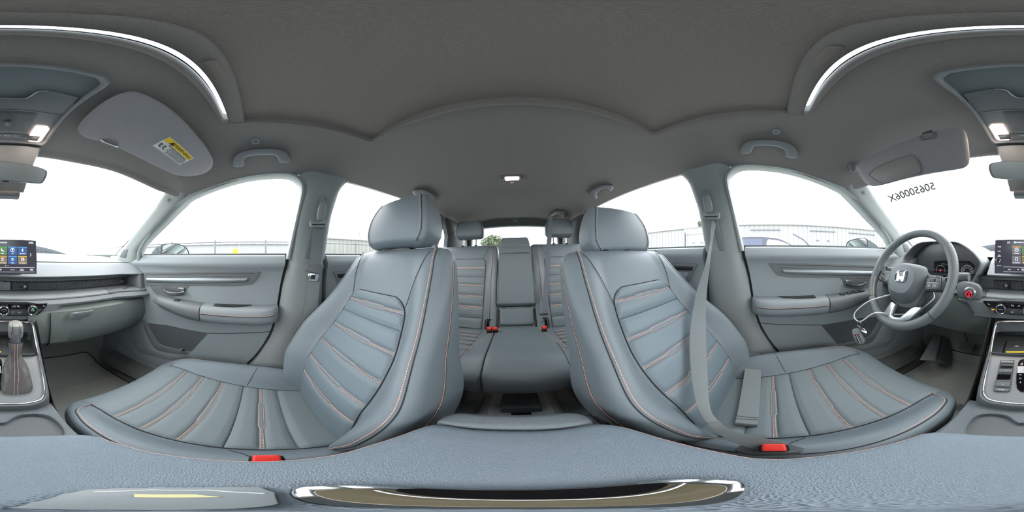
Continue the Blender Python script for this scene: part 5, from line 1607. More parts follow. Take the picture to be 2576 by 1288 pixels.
for i in range(-12, 13):
    for j in range(-6, 5):
        x, y = i*.0062, j*.0062
        if abs(x) < .012 or (abs(abs(x) - .045)/.035)**2 + ((y + .01)/.035)**2 > 1: continue
        mb.box(c + V((x, y, 0)), (.0035, .0035, .003))
o = mb.build('ribbed_mat', BLK, cs); o['kind'] = 'stuff'
# rear face of the console
MB().grid(lambda t, k: V((t*.105, .225 + .02*k, -.37 - .41*k)), lsp(-1, 1, 7), lsp(0, 1, 9)).build('console_back', DARKP, cs)
MB().box((0, .07, -.365), (.19, .28, .05)).build('console_box', DARKP, cs, bevel=.01)
# ---------------- gear selector
gs = thing('gear_selector', (-.04, -.40, -.37), 'leather-booted gear selector with a grey knob and pink double stitching', 'gear selector')
bt = V((-.041, -.452, -.262))
base = [cpx(*p, .001) for p in ((20, 905), (55, 903), (66, 912), (78, 950), (82, 975), (78, 986), (60, 991), (20, 992), (6, 990), (2, 975), (5, 940), (10, 912))]
base = smooth(base, 2, True); nb = len(base); bc_ = sum(base, V((0, 0, 0)))/nb
tax = (bt - bc_).normalized()
rings = []
for k in lsp(0, 1, 22):
    cen = bc_.lerp(bt, k)
    row = []
    for i, p in enumerate(base):
        d = p - bc_
        an = math.atan2(d.dot(pe2), d.x)
        sc_ = 1 - .70*ss(k, -.05, .75) + .03*math.sin(3*an + 5*k)*math.sin(PI*k) + .06*math.sin(PI*min(1, k*1.6))*math.cos(2*an + 1)
        tgt = V((math.cos(an)*.021, 0, 0)) + V((0, .0205, .004))*math.sin(an)
        q = cen + d*sc_
        w_ = ss(k, .55, 1)
        q = q.lerp(cen + tgt, w_)
        fold = .0022*math.sin(9*k*PI + 2*math.sin(an*2))*math.sin(PI*min(1, k*1.2))
        row.append(q + d.normalized()*fold)
    rings.append(row)
bo = MB().loft(rings, True, False).build('boot', mat('boot_leather', (96, 93, 92), .42, bump=(900, .15, 'v')), gs)
sm = MB()
for off in (-.0038, .0038):
    path = []
    for r_ in rings:
        cen = sum(r_, V((0, 0, 0)))/len(r_)
        # rear-most point of each ring
        b = max(r_, key=lambda p: p.y - abs(p.x - cen.x - off)*1.5)
        path.append(b + V((0, .0012, .0006)))
    for _ in range(6): path = [path[0]] + [(path[i-1] + path[i]*2 + path[i+1])/4 for i in range(1, len(path)-1)] + [path[-1]]
    path = [p + V((0, .0008, .0004)) for p in path]
    stitch(sm, path, .0048, .0010)
sm.build('boot_stitching', mat('pink_thread', (200, 165, 165), .7), gs)
MB().tube([p + pn*.0008 for p in base], .0016, 6, True).build('boot_frame', CHR, gs)
kt = V((-.041, -.462, -.213))
def kring(c, rx_, ry_, n=24, e=2.6):
    o = []
    for i in range(n):
        a = 2*PI*i/n; ca, sa = math.cos(a), math.sin(a)
        o.append(c + V((rx_*math.copysign(abs(ca)**(2/e), ca), ry_*math.copysign(abs(sa)**(2/e), sa), 0)))
    return o
ln_ = (kt - bt)
MB().loft([kring(bt + ln_*k, .0155, .015) for k in (-.15, .0, .35, .38, .9)]).build('lever_collar', SAT, gs)
MB().loft([kring(bt + ln_*k + V((0, .0, 0)), a, b) for k, a, b in ((.30, .019, .010), (.45, .0205, .019), (.75, .0215, .024), (1.05, .0215, .027), (1.2, .019, .025), (1.28, .012, .017), (1.30, .004, .006))]).build('shift_knob', mat('knob_leather', (134, 134, 131), .4), gs)
MB().loft([kring(bt + ln_*k + V((0, .007, .0)), a, b) for k, a, b in ((-.05, .012, .0105), (.45, .013, .014), (.70, .0135, .0195), (.72, .010, .017))]).build('knob_front', SAT, gs)
for s in (-1, 1):
    MB().tube([bt + ln_*k + V((s*w_, yy, 0)) for k, w_, yy in ((.72, .0135, .0245), (.95, .0110, .0275), (1.15, .0100, .0260), (1.27, .0090, .0150))], .0009, 5).build('knob_seam', GRV, gs)

# ---------------- armrest lid
ar = thing('console_armrest', (0, .02, -.33), 'broad grey leather armrest lid on the console, edged with red stitching', 'armrest')
ao = [(2576, 1096), (100, 1094), (190, 1091), (235, 1093), (290, 1112), (400, 1140), (520, 1154), (644, 1160), (760, 1154), (860, 1140), (930, 1118), (1000, 1096), (1060, 1073), (1100, 1064), (1190, 1079), (1288, 1082), (1400, 1080), (1490, 1064), (1540, 1066), (1600, 1080), (1700, 1110), (1800, 1134), (1930, 1156), (2060, 1146), (2200, 1125), (2290, 1101), (2335, 1085), (2400, 1087), (2500, 1094)]
A3 = resample(smooth([atz(*p, -.292) for p in ao], 1, True), 160, True)
ac = V((0, .0, -.292))
AL = mat('armrest_leather', (118, 132, 143), .5, bump=(1000, .8, 'v'), spec=.45)
rings = []
for k, z in ((.975, -.335), (1.0, -.322), (1.004, -.306), (.999, -.297), (.985, -.2915), (.93, -.2885), (.75, -.287), (.4, -.286), (.1, -.2858)):
    rings.append([V((p.x*k, p.y*k, z)) for p in A3])
lid_ = MB().loft(rings).build('armrest_pad', AL, ar, angle=60)
sd_ = [p for p in A3]
mb = MB(); mg = MB()
path = [V((p.x*1.004, p.y*1.003, -.2985)) for p in A3]
# leave out the straight rear edge
seg1 = [p for p in path if not (p.y > .13 and abs(p.x) < .085) and not p.y < -.128]
left = sorted([p for p in seg1 if p.x < 0], key=lambda p: p.y); right = sorted([p for p in seg1 if p.x > 0], key=lambda p: p.y)
for L_ in (left, right):
    MB().tube(L_, .0009, 5).build('edge_stitching', ST, ar); MB().tube([p + V((0, 0, -.0022)) for p in L_], .0013, 5).build('edge_seam', GRV, ar)
# hinge part behind the crease
ho = [(1095, 1064), (1112, 1050), (1135, 1041), (1160, 1038), (1288, 1045), (1420, 1038), (1450, 1038), (1472, 1044), (1497, 1064), (1400, 1078), (1288, 1080), (1190, 1077)]
H3 = smooth([atz(*p, -.296) for p in ho], 2, True)
hcn = sum(H3, V((0, 0, 0)))/len(H3)
MB().loft([[hcn + V(((p.x - hcn.x)*k, (p.y - hcn.y)*k, dz)) for p in H3] for k, dz in ((1.0, -.075), (1.02, -.012), (1.0, -.002), (.9, .0035), (.5, .006), (.1, .0065))]).build('hinge_pad', LES, ar, angle=60)  # same leather as the lid, shade of its angle put into a darker colour
# ---------------- foot plate of the 360 camera, lying on the armrest
fp = thing('camera_stand_foot', (0, .02, -.285), 'glossy black camera foot plate with a chrome rim widened as painted glare lying on the armrest', 'camera stand')
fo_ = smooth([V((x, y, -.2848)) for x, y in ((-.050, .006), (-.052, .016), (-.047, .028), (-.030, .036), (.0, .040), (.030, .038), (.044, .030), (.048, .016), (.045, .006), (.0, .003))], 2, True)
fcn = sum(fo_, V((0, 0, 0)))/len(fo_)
MB().loft([[fcn + V(((p.x - fcn.x)*k, (p.y - fcn.y)*k, dz)) for p in fo_] for k, dz in ((1.0, 0), (1.0, .004), (.95, .0070), (.72, .0078))]).build('foot_glare_rim', CHR, fp, angle=60)  # bright ring drawn wide to paint in the glare round the plate
MB().prism([fcn + V(((p.x - fcn.x)*.80 - .001, (p.y - fcn.y)*.70 - .001, .0068)) for p in fo_], (0, 0, .0016)).build('foot_plate', mat('smoked_brown', (92, 86, 70), .15, spec=.7), fp, bevel=.0004)
MB().prism(smooth([fcn + V((x, y, .0083)) for x, y in ((-.034, .006), (-.020, .001), (.0, -.001), (.020, .001), (.036, .007), (.026, .013), (.0, .0155), (-.026, .013))], 1, True), (0, 0, .0006)).build('dark_band', GLB, fp, flat=True)
MB().tube([fcn + V((x, -.002 + .006*(x/.04)**2, .0092)) for x in lsp(-.034, .036, 12)], .0008, 6).build('bright_line', SAT, fp)
cd = thing('pad_plate', (-.03, -.02, -.285), 'thin grey rectangular plate with a small gold mark beside the camera foot', 'plate')
pq = [V((x, y, -.2852)) for x, y in ((-.0225, -.036), (-.040, -.030), (-.050, -.012), (-.052, .004), (-.012, .001), (-.006, -.010))]
pb = MB().prism(smooth(pq, 1, True), (0, 0, .0022)).build('plate_body', mat('plate_grey', (128, 136, 140), .4), cd, bevel=.0006)
MB().tube([V((x, y, -.2828)) for x, y in ((-.040, .001), (-.044, -.012), (-.038, -.024), (-.026, -.030))], .0006, 5).build('plate_groove', WHT, cd)
MB().prism([V((x, y, -.2828)) for x, y in ((-.030, -.022), (-.036, -.012), (-.033, -.006), (-.026, -.018))], (0, 0, .0005)).build('gold_mark', mat('gold_mark', (226, 222, 170), .35, metal=.3), cd, flat=True)
# ================================================================ REAR BENCH
rr_b = R(26)
TB = V((0, math.sin(rr_b), math.cos(rr_b))); NB = V((0, -math.cos(rr_b), math.sin(rr_b)))
OB = V((0, .985, -.475))
def RB(u, v, w): return OB + V((u, 0, 0)) + TB*v + NB*w
RL = mat('rear_leather', (108, 117, 121), .45, bump=(900, .3, 'v'))
def rear_seat(label, x0, x1, ic, flip):
    root = thing('bench_seat', ((x0 + x1)/2, .8, FLOORZ), label, 'rear seat', 'halves of the rear bench')
    def h(u, v):
        a = abs(u - ic); e = .17
        b = .035*ss(a, e, e + .06)*(1 - ss(v, .30, .62))
        b -= .03*ss(v, .57, .68) 
        return b
    def a_(v): return x0 + .03*ss(v, .45, .65)*(1 if x0 < -.3 else .3)
    def b_(v): return x1 - .03*ss(v, .45, .65)*(1 if x1 > .3 else .3)
    if x1 < .2: pad(RB, a_, b_, h, lambda v: .12 - .03*ss(v, .4, .6), -.06, .650, .012, .05, 30, 40, .03).build('backrest', RL, root)
    else: pad(RB, lambda v: .128, b_, h, lambda v: .12 - .03*ss(v, .4, .6), -.06, .650, .012, .05, 30, 40, .03).build('backrest', RL, root)
    # panel with alternating stitched and plain channels
    VT, VB = .512, .0
    hw = .158
    lines = [(.437, 1), (.368, 0), (.302, 1), (.224, 1), (.147, 1), (.07, 0)]
    def wid(v):
        d = VT - v; w_ = hw
        if d < .03: w_ -= .03*(1 - math.sqrt(max(0, 1 - (1 - d/.03)**2)))
        return w_
    def half(sx): return .0012 + .0035*ss(.42 - abs(sx), 0, .1)
    def f(sx, v):
        z = .002 + .004*ss(min(abs(v - l[0]) for l in lines), .004, .025)
        for l, k in lines:
            if k:
                for q in (-1, 1): z -= .0018*math.exp(-((v - l - q*(half(sx) + .002))/.0025)**2)
            else: z -= .0022*math.exp(-((v - l)/.003)**2)
        u = ic + sx*wid(v)
        return RB(u, v, h(u, v) + .001 + z*ss(1 - abs(sx), 0, .06)*ss(VT - v, 0, .01))
    MB().grid(f, lsp(-1, 1, 33), lsp(VB, VT, 110), lambda a, v: (a*hw, v)).build('backrest_centre_panel', RL, root)
    MB().tube([f(-.995, v) + NB*.001 for v in lsp(VB, VT - .002, 40)] + [f(a, VT - .001) + NB*.001 for a in lsp(-.98, .98, 14)] + [f(.995, v) + NB*.001 for v in lsp(VT - .002, VB, 40)], .0014, 5).build('panel_seam', GRV, root)
    for l, k in lines:
        s_ = MB()
        if k:
            for q in (-1, 1): s_.tube([f(a, l + q*half(a)) + NB*.0006 for a in lsp(-.97, .97, 30)], .0010, 4)
            s_.build('channel_stitching', ST, root)
        else: s_.tube([f(a, l) + NB*.0006 for a in lsp(-.97, .97, 8)], .0013, 4).build('channel_seam', GRV, root)
    for sd in (-1, 1):
        MB().tube([RB(ic + sd*(.135 + .045*t), .51 + .11*t, h(ic + sd*(.135 + .045*t), .51 + .11*t) + .0006) for t in lsp(0, 1, 10)], .0011, 4).build('shoulder_seam', GRV, root)
    e = .205*flip
    for off, nm_, m_ in ((0, 'bolster_seam', GRV), (.004*flip, 'bolster_stitching', ST)):
        MB().tube([RB(ic + e - off, v, h(ic + e - off, v) + .0006) for v in lsp(.02, .62, 30)], .0011, 4).build(nm_, m_, root)
    # cushion
    ca = R(3)
    TC = V((0, -math.cos(ca), math.sin(ca))); NC = V((0, math.sin(ca), math.cos(ca)))
    OC = V((0, .985, -.480))
    def RC(u, v, w): return OC + V((u, 0, 0)) + TC*v + NC*w
    def h2(u, v):
        b = .020*ss(abs(u - ic), .16, .24) - .055*ss(v, .32, .48)**1.6
        b += .004 if abs(u) < .12 else 0
        return b
    pad(RC, lambda v: x0, lambda v: x1, h2, lambda v: .10 + .05*ss(v, .2, .44), -.02, .465, .006, .03, 34, 44, .02).build('seat_cushion', RL, root)
    for l in (.06, .11, .16, .21, .27):
        MB().tube([RC(ic + .165*a, l, h2(ic + .165*a, l) + .001) for a in lsp(-1, 1, 12)], .0008, 4).build('channel_stitching', ST, root)
        MB().tube([RC(ic + .165*a, l + .025, h2(ic + .165*a, l + .025) + .0005) for a in lsp(-1, 1, 12)], .0012, 4).build('channel_seam', GRV, root)
    for sd in (-1, 1):
        MB().tube([RC(ic + sd*(.165 - .02*t), .03 + .36*t, h2(ic + sd*(.165 - .02*t), .03 + .36*t) + .0006) for t in lsp(0, 1, 14)], .0011, 4).build('panel_seam', GRV, root)
        if ic*sd < 0:
            MB().tube([RC(ic + sd*(.24 - .10*ss(t)), .03 + .33*t, h2(ic + sd*(.24 - .10*ss(t)), .03 + .33*t) + .0012) for t in lsp(0, 1, 18)], .0009, 4).build('edge_stitching', ST, root)
    if x1 > .2:
        MB().tube([RC(.185, v, h2(.185, v) + .0008) for v in lsp(.24, .455, 14)], .0012, 4).build('cross_seam', GRV, root)
    # latch frames for child seats
    cx = ic + .205*flip*1.0
    c = RB(cx, .030, .028)
    MB().tube(rrect(c, (1, 0, 0), TB, .044, .062, .010), .0045, 8, True).build('anchor_frame', BLK, root)
    MB().prism(rrect(c - NB*.004, (1, 0, 0), TB, .030, .046, .006), -NB*.01).build('anchor_slot', GLB, root)
    # headrest on two bright posts
    cz = RB(ic, .715, -.035)
    th_ = R(14); Th = V((0, math.sin(th_), math.cos(th_))); Nh = V((0, -math.cos(th_), math.sin(th_)))
    def H(u, v, w): return cz + V((u, 0, 0)) + Th*v + Nh*w
    EW = lambda v: ip(v, [(0, .098), (.04, .112), (.08, .110), (.165, .078)])
    hh_ = lambda u, v: .035 + .010*math.sin(PI*min(1, max(0, v/.165)))
    hd = pad(H, lambda v: -EW(v), EW, hh_, lambda v: .035, 0, .165, .012, .022, 18, 18, .02).build('headrest', RL, root)
    for sd in (-1, 1): MB().tube([H(sd*EW(v), v, hh_(0, v) + .0006) for v in lsp(.012, .152, 20)], .0013, 5).build('headrest_seam', GRV, hd)
    for q in (-.055, .055):
        MB().tube([H(q, .01, 0), H(q, -.06, -.004), RB(ic + q, .635, -.045)], .0062, 10).build('headrest_post', CHR, hd)
        MB().lathe(RB(ic + q, .646, -.045), TB, [(.001, .010), (.012, .009), (.016, 0)], 16).build('post_guide', BLK, root)
    return root
rsP = rear_seat('narrow part of the black leather rear bench, with one headrest and no middle place', -.655, -.135, -.375, 1)
rsD = rear_seat('wide part of the black leather rear bench carrying the middle place and a hanging belt', -.122, .655, .375, -1)
# fold-down armrest, lower pad and middle headrest
fa = thing('folding_armrest', RB(0, .1, 0), 'smooth leather folding armrest stowed upright in the middle of the rear bench', 'armrest')
pad(RB, lambda v: -.118 + .008*ss(v, .3, .5), lambda v: .118 - .008*ss(v, .3, .5), lambda u, v: .045 - .006*ss(v, .3, .52), lambda v: .03, .150, .545, .008, .022, 20, 16, .015).build('armrest_pad', RL, fa)
MB().tube([RB(a*.104, .534, .040) for a in lsp(-1, 1, 8)], .0016, 5).build('armrest_seam', GRV, fa)
for s in (-1, 1): MB().tube([RB(s*.118, v, .046) for v in lsp(.175, .52, 10)], .0012, 5).build('armrest_seam', GRV, fa)
pad(RB, lambda v: -.098, lambda v: .098, lambda u, v: .03, lambda v: .03, .018, .147, .008, .02, 10, 12, .015).build('lower_pad', RL, fa)
for s in (-1, 1): MB().prism([RB(s*.118, v, w) for v, w in ((.0, .0), (.13, .0), (.13, .024), (.02, .030))], V((-s*.010, 0, 0))).build('side_cheek', BLK, fa, bevel=.002)
MB().prism([RB(u, v, w) for u, v, w in ((-.122, .52, 0), (.122, .52, 0), (.118, .60, 0), (-.118, .60, 0))], NB*.03).build('top_pad', RL, fa, bevel=.008, seg=3)
mh = thing('middle_headrest', RB(0, .58, 0), 'low middle headrest of the rear bench above the folding armrest', 'headrest')
pad(lambda u, v, w: RB(u, v, w), lambda v: -.105 + .012*ss(v, .62, .68), lambda v: .105 - .012*ss(v, .62, .68), lambda u, v: .036, lambda v: .045, .578, .688, .008, .028, 12, 14, .02).build('headrest_pad', RL, mh)
# buckles
def buckle(c, ax, ay, label, grp='rear belt buckles'):
    """c top centre, ax across, ay along the pushing direction"""
    ax, ay = V(ax).normalized(), V(ay).normalized(); az = ax.cross(ay).normalized()
    t = thing('belt_buckle', c, label, 'buckle', grp)
    MB().prism(rrect(V(c) - ay*.03, ax, ay, .030, .06, .006), az*.016).build('buckle_body', BLK, t, bevel=.003)
    MB().prism(rrect(V(c) - ay*.006 - az*.001, ax, ay, .024, .016, .003), az*.018).build('release_button', RED, t, bevel=.0015)
    return t
buckle(atd(1231, 823, 1.00), (1, 0, 0), (0, -.35, 1), 'red-topped belt buckle in the rear bench gap, paired, nearer the narrow bench part')
buckle(atd(1246, 823, 1.00), (1, 0, 0), (0, -.35, 1), 'red-topped belt buckle in the rear bench gap, paired, nearer the lower middle pad')
buckle(atd(1369, 820, 1.00), (1, 0, 0), (0, -.35, 1), 'single red-topped rear belt buckle below the hanging middle belt')
# step and duct between the rear feet
sb_ = thing('tunnel_duct', (0, .50, -.74), 'small dark duct housing on the carpet in front of the rear bench', 'duct')
MB().loft([[V((x*k, y, z)) for x, y, z in ((-.075, .44, -.80), (.075, .44, -.80), (.062, .50, -.675), (-.062, .50, -.675))] for k in (1,)] + [[V((x, y, z)) for x, y, z in ((-.075, .62, -.80), (.075, .62, -.80), (.062, .62, -.66), (-.062, .62, -.66))]]).build('duct_shell', DARKP, sb_, bevel=.006)
MB().prism(rrect((.0, .478, -.700), (1, 0, 0), (0, .45, .9), .060, .022, .004), (0, -.003, .002)).build('duct_outlet', BLK, sb_, bevel=.001)
# ================================================================ BELTS
def ribbon(rows, name, m, parent, th=.0014, n=4):
    """rows of (left point, right point)"""
    L = smooth([a for a, b in rows], 2); Rr = smooth([b for a, b in rows], 2)
    rings = []
    for i, (a, b) in enumerate(zip(L, Rr)):
        t = (L[min(i+1, len(L)-1)] - L[max(0, i-1)]).normalized(); nn = (b - a).cross(t).normalized()*th
        rings.append([a + nn*.6, a.lerp(b, .03) + nn, a.lerp(b, .3) + nn*1.0, a.lerp(b, .5) + nn*1.15, a.lerp(b, .7) + nn, a.lerp(b, .97) + nn, b + nn*.6, b - nn*.6, a.lerp(b, .5) - nn, a - nn*.6])
    return MB().loft(rings).build(name, m, parent, angle=60)
def ring_bar(c, ax, ay, az, w, h, par, s=1):
    o = [c + ax*x + ay*y for x, y in ((-w, 0), (-w*.9, h*.8), (-w*.62, h), (-w*.45, h*.45), (w*.45, h*.45), (w*.62, h), (w*.9, h*.8), (w, 0), (w*.9, -h*.8), (w*.6, -h), (-w*.6, -h), (-w*.9, -h*.8))]
    p_ = MB().prism(smooth(o, 1, True), az*.010).build('belt_ring', PIL, par, bevel=.003, seg=3)
    MB().prism(rrect(c - ay*h*.25 + az*.0102, ax, ay, w*1.5, h*.35, h*.15), az*.0005).build('ring_slot', BLK, p_)
    return p_
def pillar_belt(s, label):
    f = (lambda p: V(p)) if s < 0 else (lambda p: V((-p[0], p[1], p[2])))
    def B(px, py, l=0.0): return f(atw(px, py, -1, .020 + l) )
    t = thing('seat_belt', B(800, 560), label, 'seat belt', 'front seat belts')
    inn = V((-s, 0, .29)).normalized(); inn = V((-s*1.0, 0, -.0)).normalized()
    sl = [B(*p, .003) for p in ((803, 500), (808, 496), (820, 496), (824, 502), (820, 545), (800, 545))]
    MB().prism(smooth(sl, 1, True), inn*.001).build('adjuster_slot', PILL, t, bevel=.0005)
    ad = [B(*p, .006) for p in ((800, 518), (806, 511), (816, 512), (819, 520), (814, 552), (809, 557), (799, 556), (794, 548))]
    MB().prism(smooth(ad, 1, True), inn*.014).build('height_adjuster', PIL, t, bevel=.004, seg=3)
    c = B(799, 564, .018); ax = (B(820, 562) - B(780, 562)).normalized(); ay = V((0, 0, 1)); ay = (ay - ax*ay.dot(ax)).normalized()
    ring_bar(c, ax, ay, inn, .036, .015, t)
    # strand into the pillar
    ribbon([(B(786, 572, .012), B(800, 572, .012)), (B(776, 615, .006), B(790, 617, .006)), (B(766, 650, -.002), B(781, 652, -.002))], 'rear_strand', BELT, t)
    return t, B, inn, f
tp_, Bp, innp, fpp = pillar_belt(-1, 'fastened-up grey seat belt hanging straight down the pillar, tongue parked')
def B2(px, py, x): return atx(px, py, -x)
ribbon([(Bp(788, 568, .020), Bp(814, 568, .020)), (Bp(784, 610, .018), Bp(812, 610, .018)), (Bp(780, 650, .018), Bp(809, 650, .018)), (B2(776, 690, .665), B2(805, 690, .665)), (B2(770, 740, .665), B2(802, 740, .665)), (B2(764, 790, .66), B2(798, 790, .66)), (B2(756, 850, .655), B2(794, 850, .655)), (B2(748, 900, .65), B2(790, 900, .65))], 'webbing', BELT, tp_)
bs = [B2(*p, .650) for p in ((770, 665), (776, 662), (812, 665), (816, 668), (811, 686), (804, 689), (772, 683), (768, 678))]
MB().prism(bs, (-.016, 0, 0)).build('tongue_grip', MIDP, tp_, bevel=.003)
tg_ = [B2(*p, .652) for p in ((776, 687), (803, 690), (800, 706), (797, 708), (776, 706), (774, 703))]
MB().prism(tg_, (-.003, 0, 0)).build('tongue', CHR, tp_, bevel=.0008)
th_ = [B2(*p, .6515) for p in ((783, 691), (794, 692), (792, 703), (782, 702))]
MB().prism(th_, (.0008, 0, 0)).build('tongue_slot', BLK, tp_)
tdv, Bd, innd, fdd = pillar_belt(1, 'loose twisted grey seat belt drooping from the pillar across its seat to the red buckle')
def E_(px, py, d): return ray(px, py)*d
rows = [((1791, 553, .665), (1803, 553, .672)), ((1789, 585, .655), (1797, 585, .662)), ((1786.8, 612, .65), (1792, 612, .658)), ((1778, 650, .63), (1787, 650, .635)), ((1769, 685, .615), (1784, 685, .61)), ((1751, 736, .585), (1777, 736, .575)), ((1740, 797, .54), (1775, 797, .53)), ((1734, 859, .49), (1776, 859, .485)), ((1739, 941, .455), (1780, 941, .45)), ((1753, 1023, .435), (1785, 1033, .43)), ((1776, 1062, .43), (1808, 1060, .43))]
ribbon([(E_(*a), E_(*b)) for a, b in rows], 'webbing', BELT, tdv)
rows = [((1776, 1060, .432), (1808, 1058, .432)), ((1800, 1086, .43), (1822, 1074, .425)), ((1835, 1108, .43), (1850, 1086, .425)), ((1880, 1126, .43), (1905, 1098, .42)), ((1940, 1137, .435), (1960, 1110, .42)), ((1990, 1138, .44), (2005, 1122, .43)), ((2015, 1134, .44), (2025, 1128, .438))]
ribbon([(E_(*a), E_(*b)) for a, b in rows], 'lower_webbing', BELT, tdv)
gp_ = [E_(*p) for p in ((1845, 1132, .435), (1862, 1118, .43), (1900, 1124, .43), (1960, 1136, .432), (2022, 1132, .436), (2010, 1141, .440), (1960, 1144, .442), (1880, 1143, .442))]
MB().prism(gp_, (0, 0, -.010)).build('tongue_grip', MIDP, tdv, bevel=.003)
# lap strap lying over the cushion
rows = [((1885, 886, -.475), (1911, 888, -.475)), ((1880, 897, -.47), (1912, 900, -.47)), ((1874, 925, -.475), (1914, 927, -.475)), ((1871, 951, -.492), (1914, 954, -.492)), ((1862, 1000, -.496), (1912, 1003, -.496)), ((1853, 1048, -.496), (1908, 1053, -.496)), ((1849, 1065, -.496), (1906, 1070, -.496))]
ribbon([(atz(*a), atz(*b)) for a, b in rows], 'lap_strap', BELT, tdv)
mb = MB()
for y, y2 in ((1046, 1051), (1052.5, 1056)):
    a, b = atz(1853.5, y, -.4942), atz(1907.5, y2, -.4942); mb.tube([a, a.lerp(b, .5), b], .0008, 4)
mb.build('strap_stitching', GRV, tdv)
MB().tube([atz(1849, 1066, -.493), atz(1905, 1071, -.493)], .0045, 8).build('strap_end', DARKP, tdv)
buckle((-.150, .006, -.385), (0, 1, .0), (.25, 0, 1), 'red-topped buckle wedged between armrest and the seat without the loose belt', 'front belt buckles')
buckle((.140, -.003, -.385), (0, 1, .0), (-.25, 0, 1), 'red-topped buckle holding the loose drooping belt beside the armrest', 'front belt buckles')
# rear middle belt from the roof guide
BELTR = mat('rear_belt_webbing', (98, 102, 112), .55, bump=(600, .5))
mbt = thing('seat_belt', E_(1370, 700, 1.1), 'narrow grey middle belt hanging from the roof guide down to the rear bench', 'seat belt')
rows = [((1381, 543, 1.235), (1389, 543, 1.235)), ((1378, 580, 1.21), (1390, 580, 1.21)), ((1374, 620, 1.15), (1386, 620, 1.15)), ((1371, 680, 1.11), (1383, 680, 1.11)), ((1367, 730, 1.07), (1381, 730, 1.07)), ((1363, 785, 1.02), (1376, 785, 1.02))]
ribbon([(E_(*a), E_(*b)) for a, b in rows], 'webbing', BELTR, mbt)
MB().prism(rrect(E_(1368, 790, 1.01), (1, 0, 0), (0, -.3, 1), .050, .016, .004), (0, -.006, 0)).build('tongue_grip', DARKP, mbt, bevel=.002)
MB().tube([E_(1366, 790, 1.01), E_(1362, 800, 1.0), E_(1368, 806, 1.0), E_(1360, 812, 1.0)], .007, 8, flat=.5).build('folded_webbing', BELTR, mbt)
# rear outboard belt on the far pillar
ob_ = thing('seat_belt', E_(1092, 580, 1.18), 'rear seat belt with a metal ring on the narrow pillar behind the raised headrest', 'seat belt')
MB().prism([E_(*p, 1.17) for p in ((1088, 581), (1093, 574), (1101, 578), (1100, 586), (1094, 587), (1088, 590), (1085, 586))], (.01, 0, 0)).build('belt_ring', SAT, ob_, bevel=.002)
ribbon([(E_(1088, 585, 1.17), E_(1097, 585, 1.17)), (E_(1087, 605, 1.16), E_(1095, 605, 1.16)), (E_(1085, 640, 1.13), E_(1094, 640, 1.13))], 'webbing', BELT, ob_)
# ================================================================ PEDALS, MATS
pd = thing('brake_pedal', atd(2428, 873, 1.15), 'wide rubber brake pedal with a diagonal grip pattern on a thin arm', 'pedal')
bp = [atd(*p, 1.15) for p in ((2408, 858), (2453, 863), (2451, 872), (2445, 887), (2430, 887), (2407, 876), (2406, 868))]
nb_ = -ray(2428, 873)
MB().prism(smooth(bp, 1, True), nb_*-.012).build('pedal_pad', MIDP, pd, bevel=.003)
mb = MB()
c0 = atd(2430, 872, 1.148); axb = (bp[1] - bp[0]).normalized(); ayb = axb.cross(nb_).normalized()
for i in range(-9, 10):
    for q in (-1, 1):
        a, b = None, None
        for k in lsp(-.035, .035, 30):
            p = c0 + axb*(i*.008 + q*k) + ayb*k
            if abs((p - c0).dot(axb)) < .042 and abs((p - c0).dot(ayb)) < .024:
                a = a or p; b = p
        if a and b and (a - b).length > .006: mb.tube([a, b], .0012, 4)
o = mb.build('grip_ribs', DARKP, pd); o['kind'] = 'stuff'
MB().tube([atd(2434, 860, 1.16), atd(2428, 845, 1.18), atd(2424, 835, 1.2), atd(2420, 800, 1.25)], .006, 8).build('pedal_arm', SAT, pd)
dp = thing('foot_rest', atd(2340, 880, 1.10), 'long slanted rubber footrest on the door side of the brake pedal', 'footrest')
fpz = [(2350, 840), (2368, 845), (2352, 908), (2312, 905)]
q = [atd(*p, d) for p, d in zip(fpz, (1.20, 1.20, 1.02, 1.02))]
MB().prism(q, V((0, -.03, -.02))).build('rest_plate', MIDP, dp, bevel=.004)
MB().prism([p + V((0, -.03, -.02)) for p in q], V((-.02, -.12, -.10))).build('rest_block', CARP, dp)
for nm, x, lb in (('passenger', -.37, 'dark carpet floor mat in the footwell under the glovebox'), ('driver', .36, 'dark carpet floor mat under the pedals, held by a small clip')):
    t = thing('floor_mat', (x, -.70, -.79), lb, 'floor mat', 'front floor mats')
    o = rrect((x, -.66, 0), (1, 0, 0), (0, 1, 0), .44, .60, .06)
    o = resample(o, 90, True)
    oc_ = V((x, -.66, 0))
    rings = []
    for k, dz in ((1, .004), (1, .012), (.985, .016), (.7, .014), (.4, .014), (.1, .014)):
        rings.append([V((oc_.x + (p.x - oc_.x)*k, oc_.y + (p.y - oc_.y)*k, floorz(oc_.x + (p.x - oc_.x)*k, oc_.y + (p.y - oc_.y)*k) + dz)) for p in o])
    MB().loft(rings).build('mat_carpet', mat('mat_%s' % nm, (172, 177, 172), .95, bump=(500, 1), fleck=(700, .2)), t, angle=60)
    MB().tube([rings[2][i] for i in range(0, 90)], .004, 6, True).build('mat_binding', RUB, t)
    if x > 0:
        c = atz(2425, 1027, -.78)
        MB().prism(rrect(c, (1, 0, 0), (0, 1, 0), .06, .04, .006), (0, 0, .006)).build('mat_clip', MIDP, t, bevel=.001)
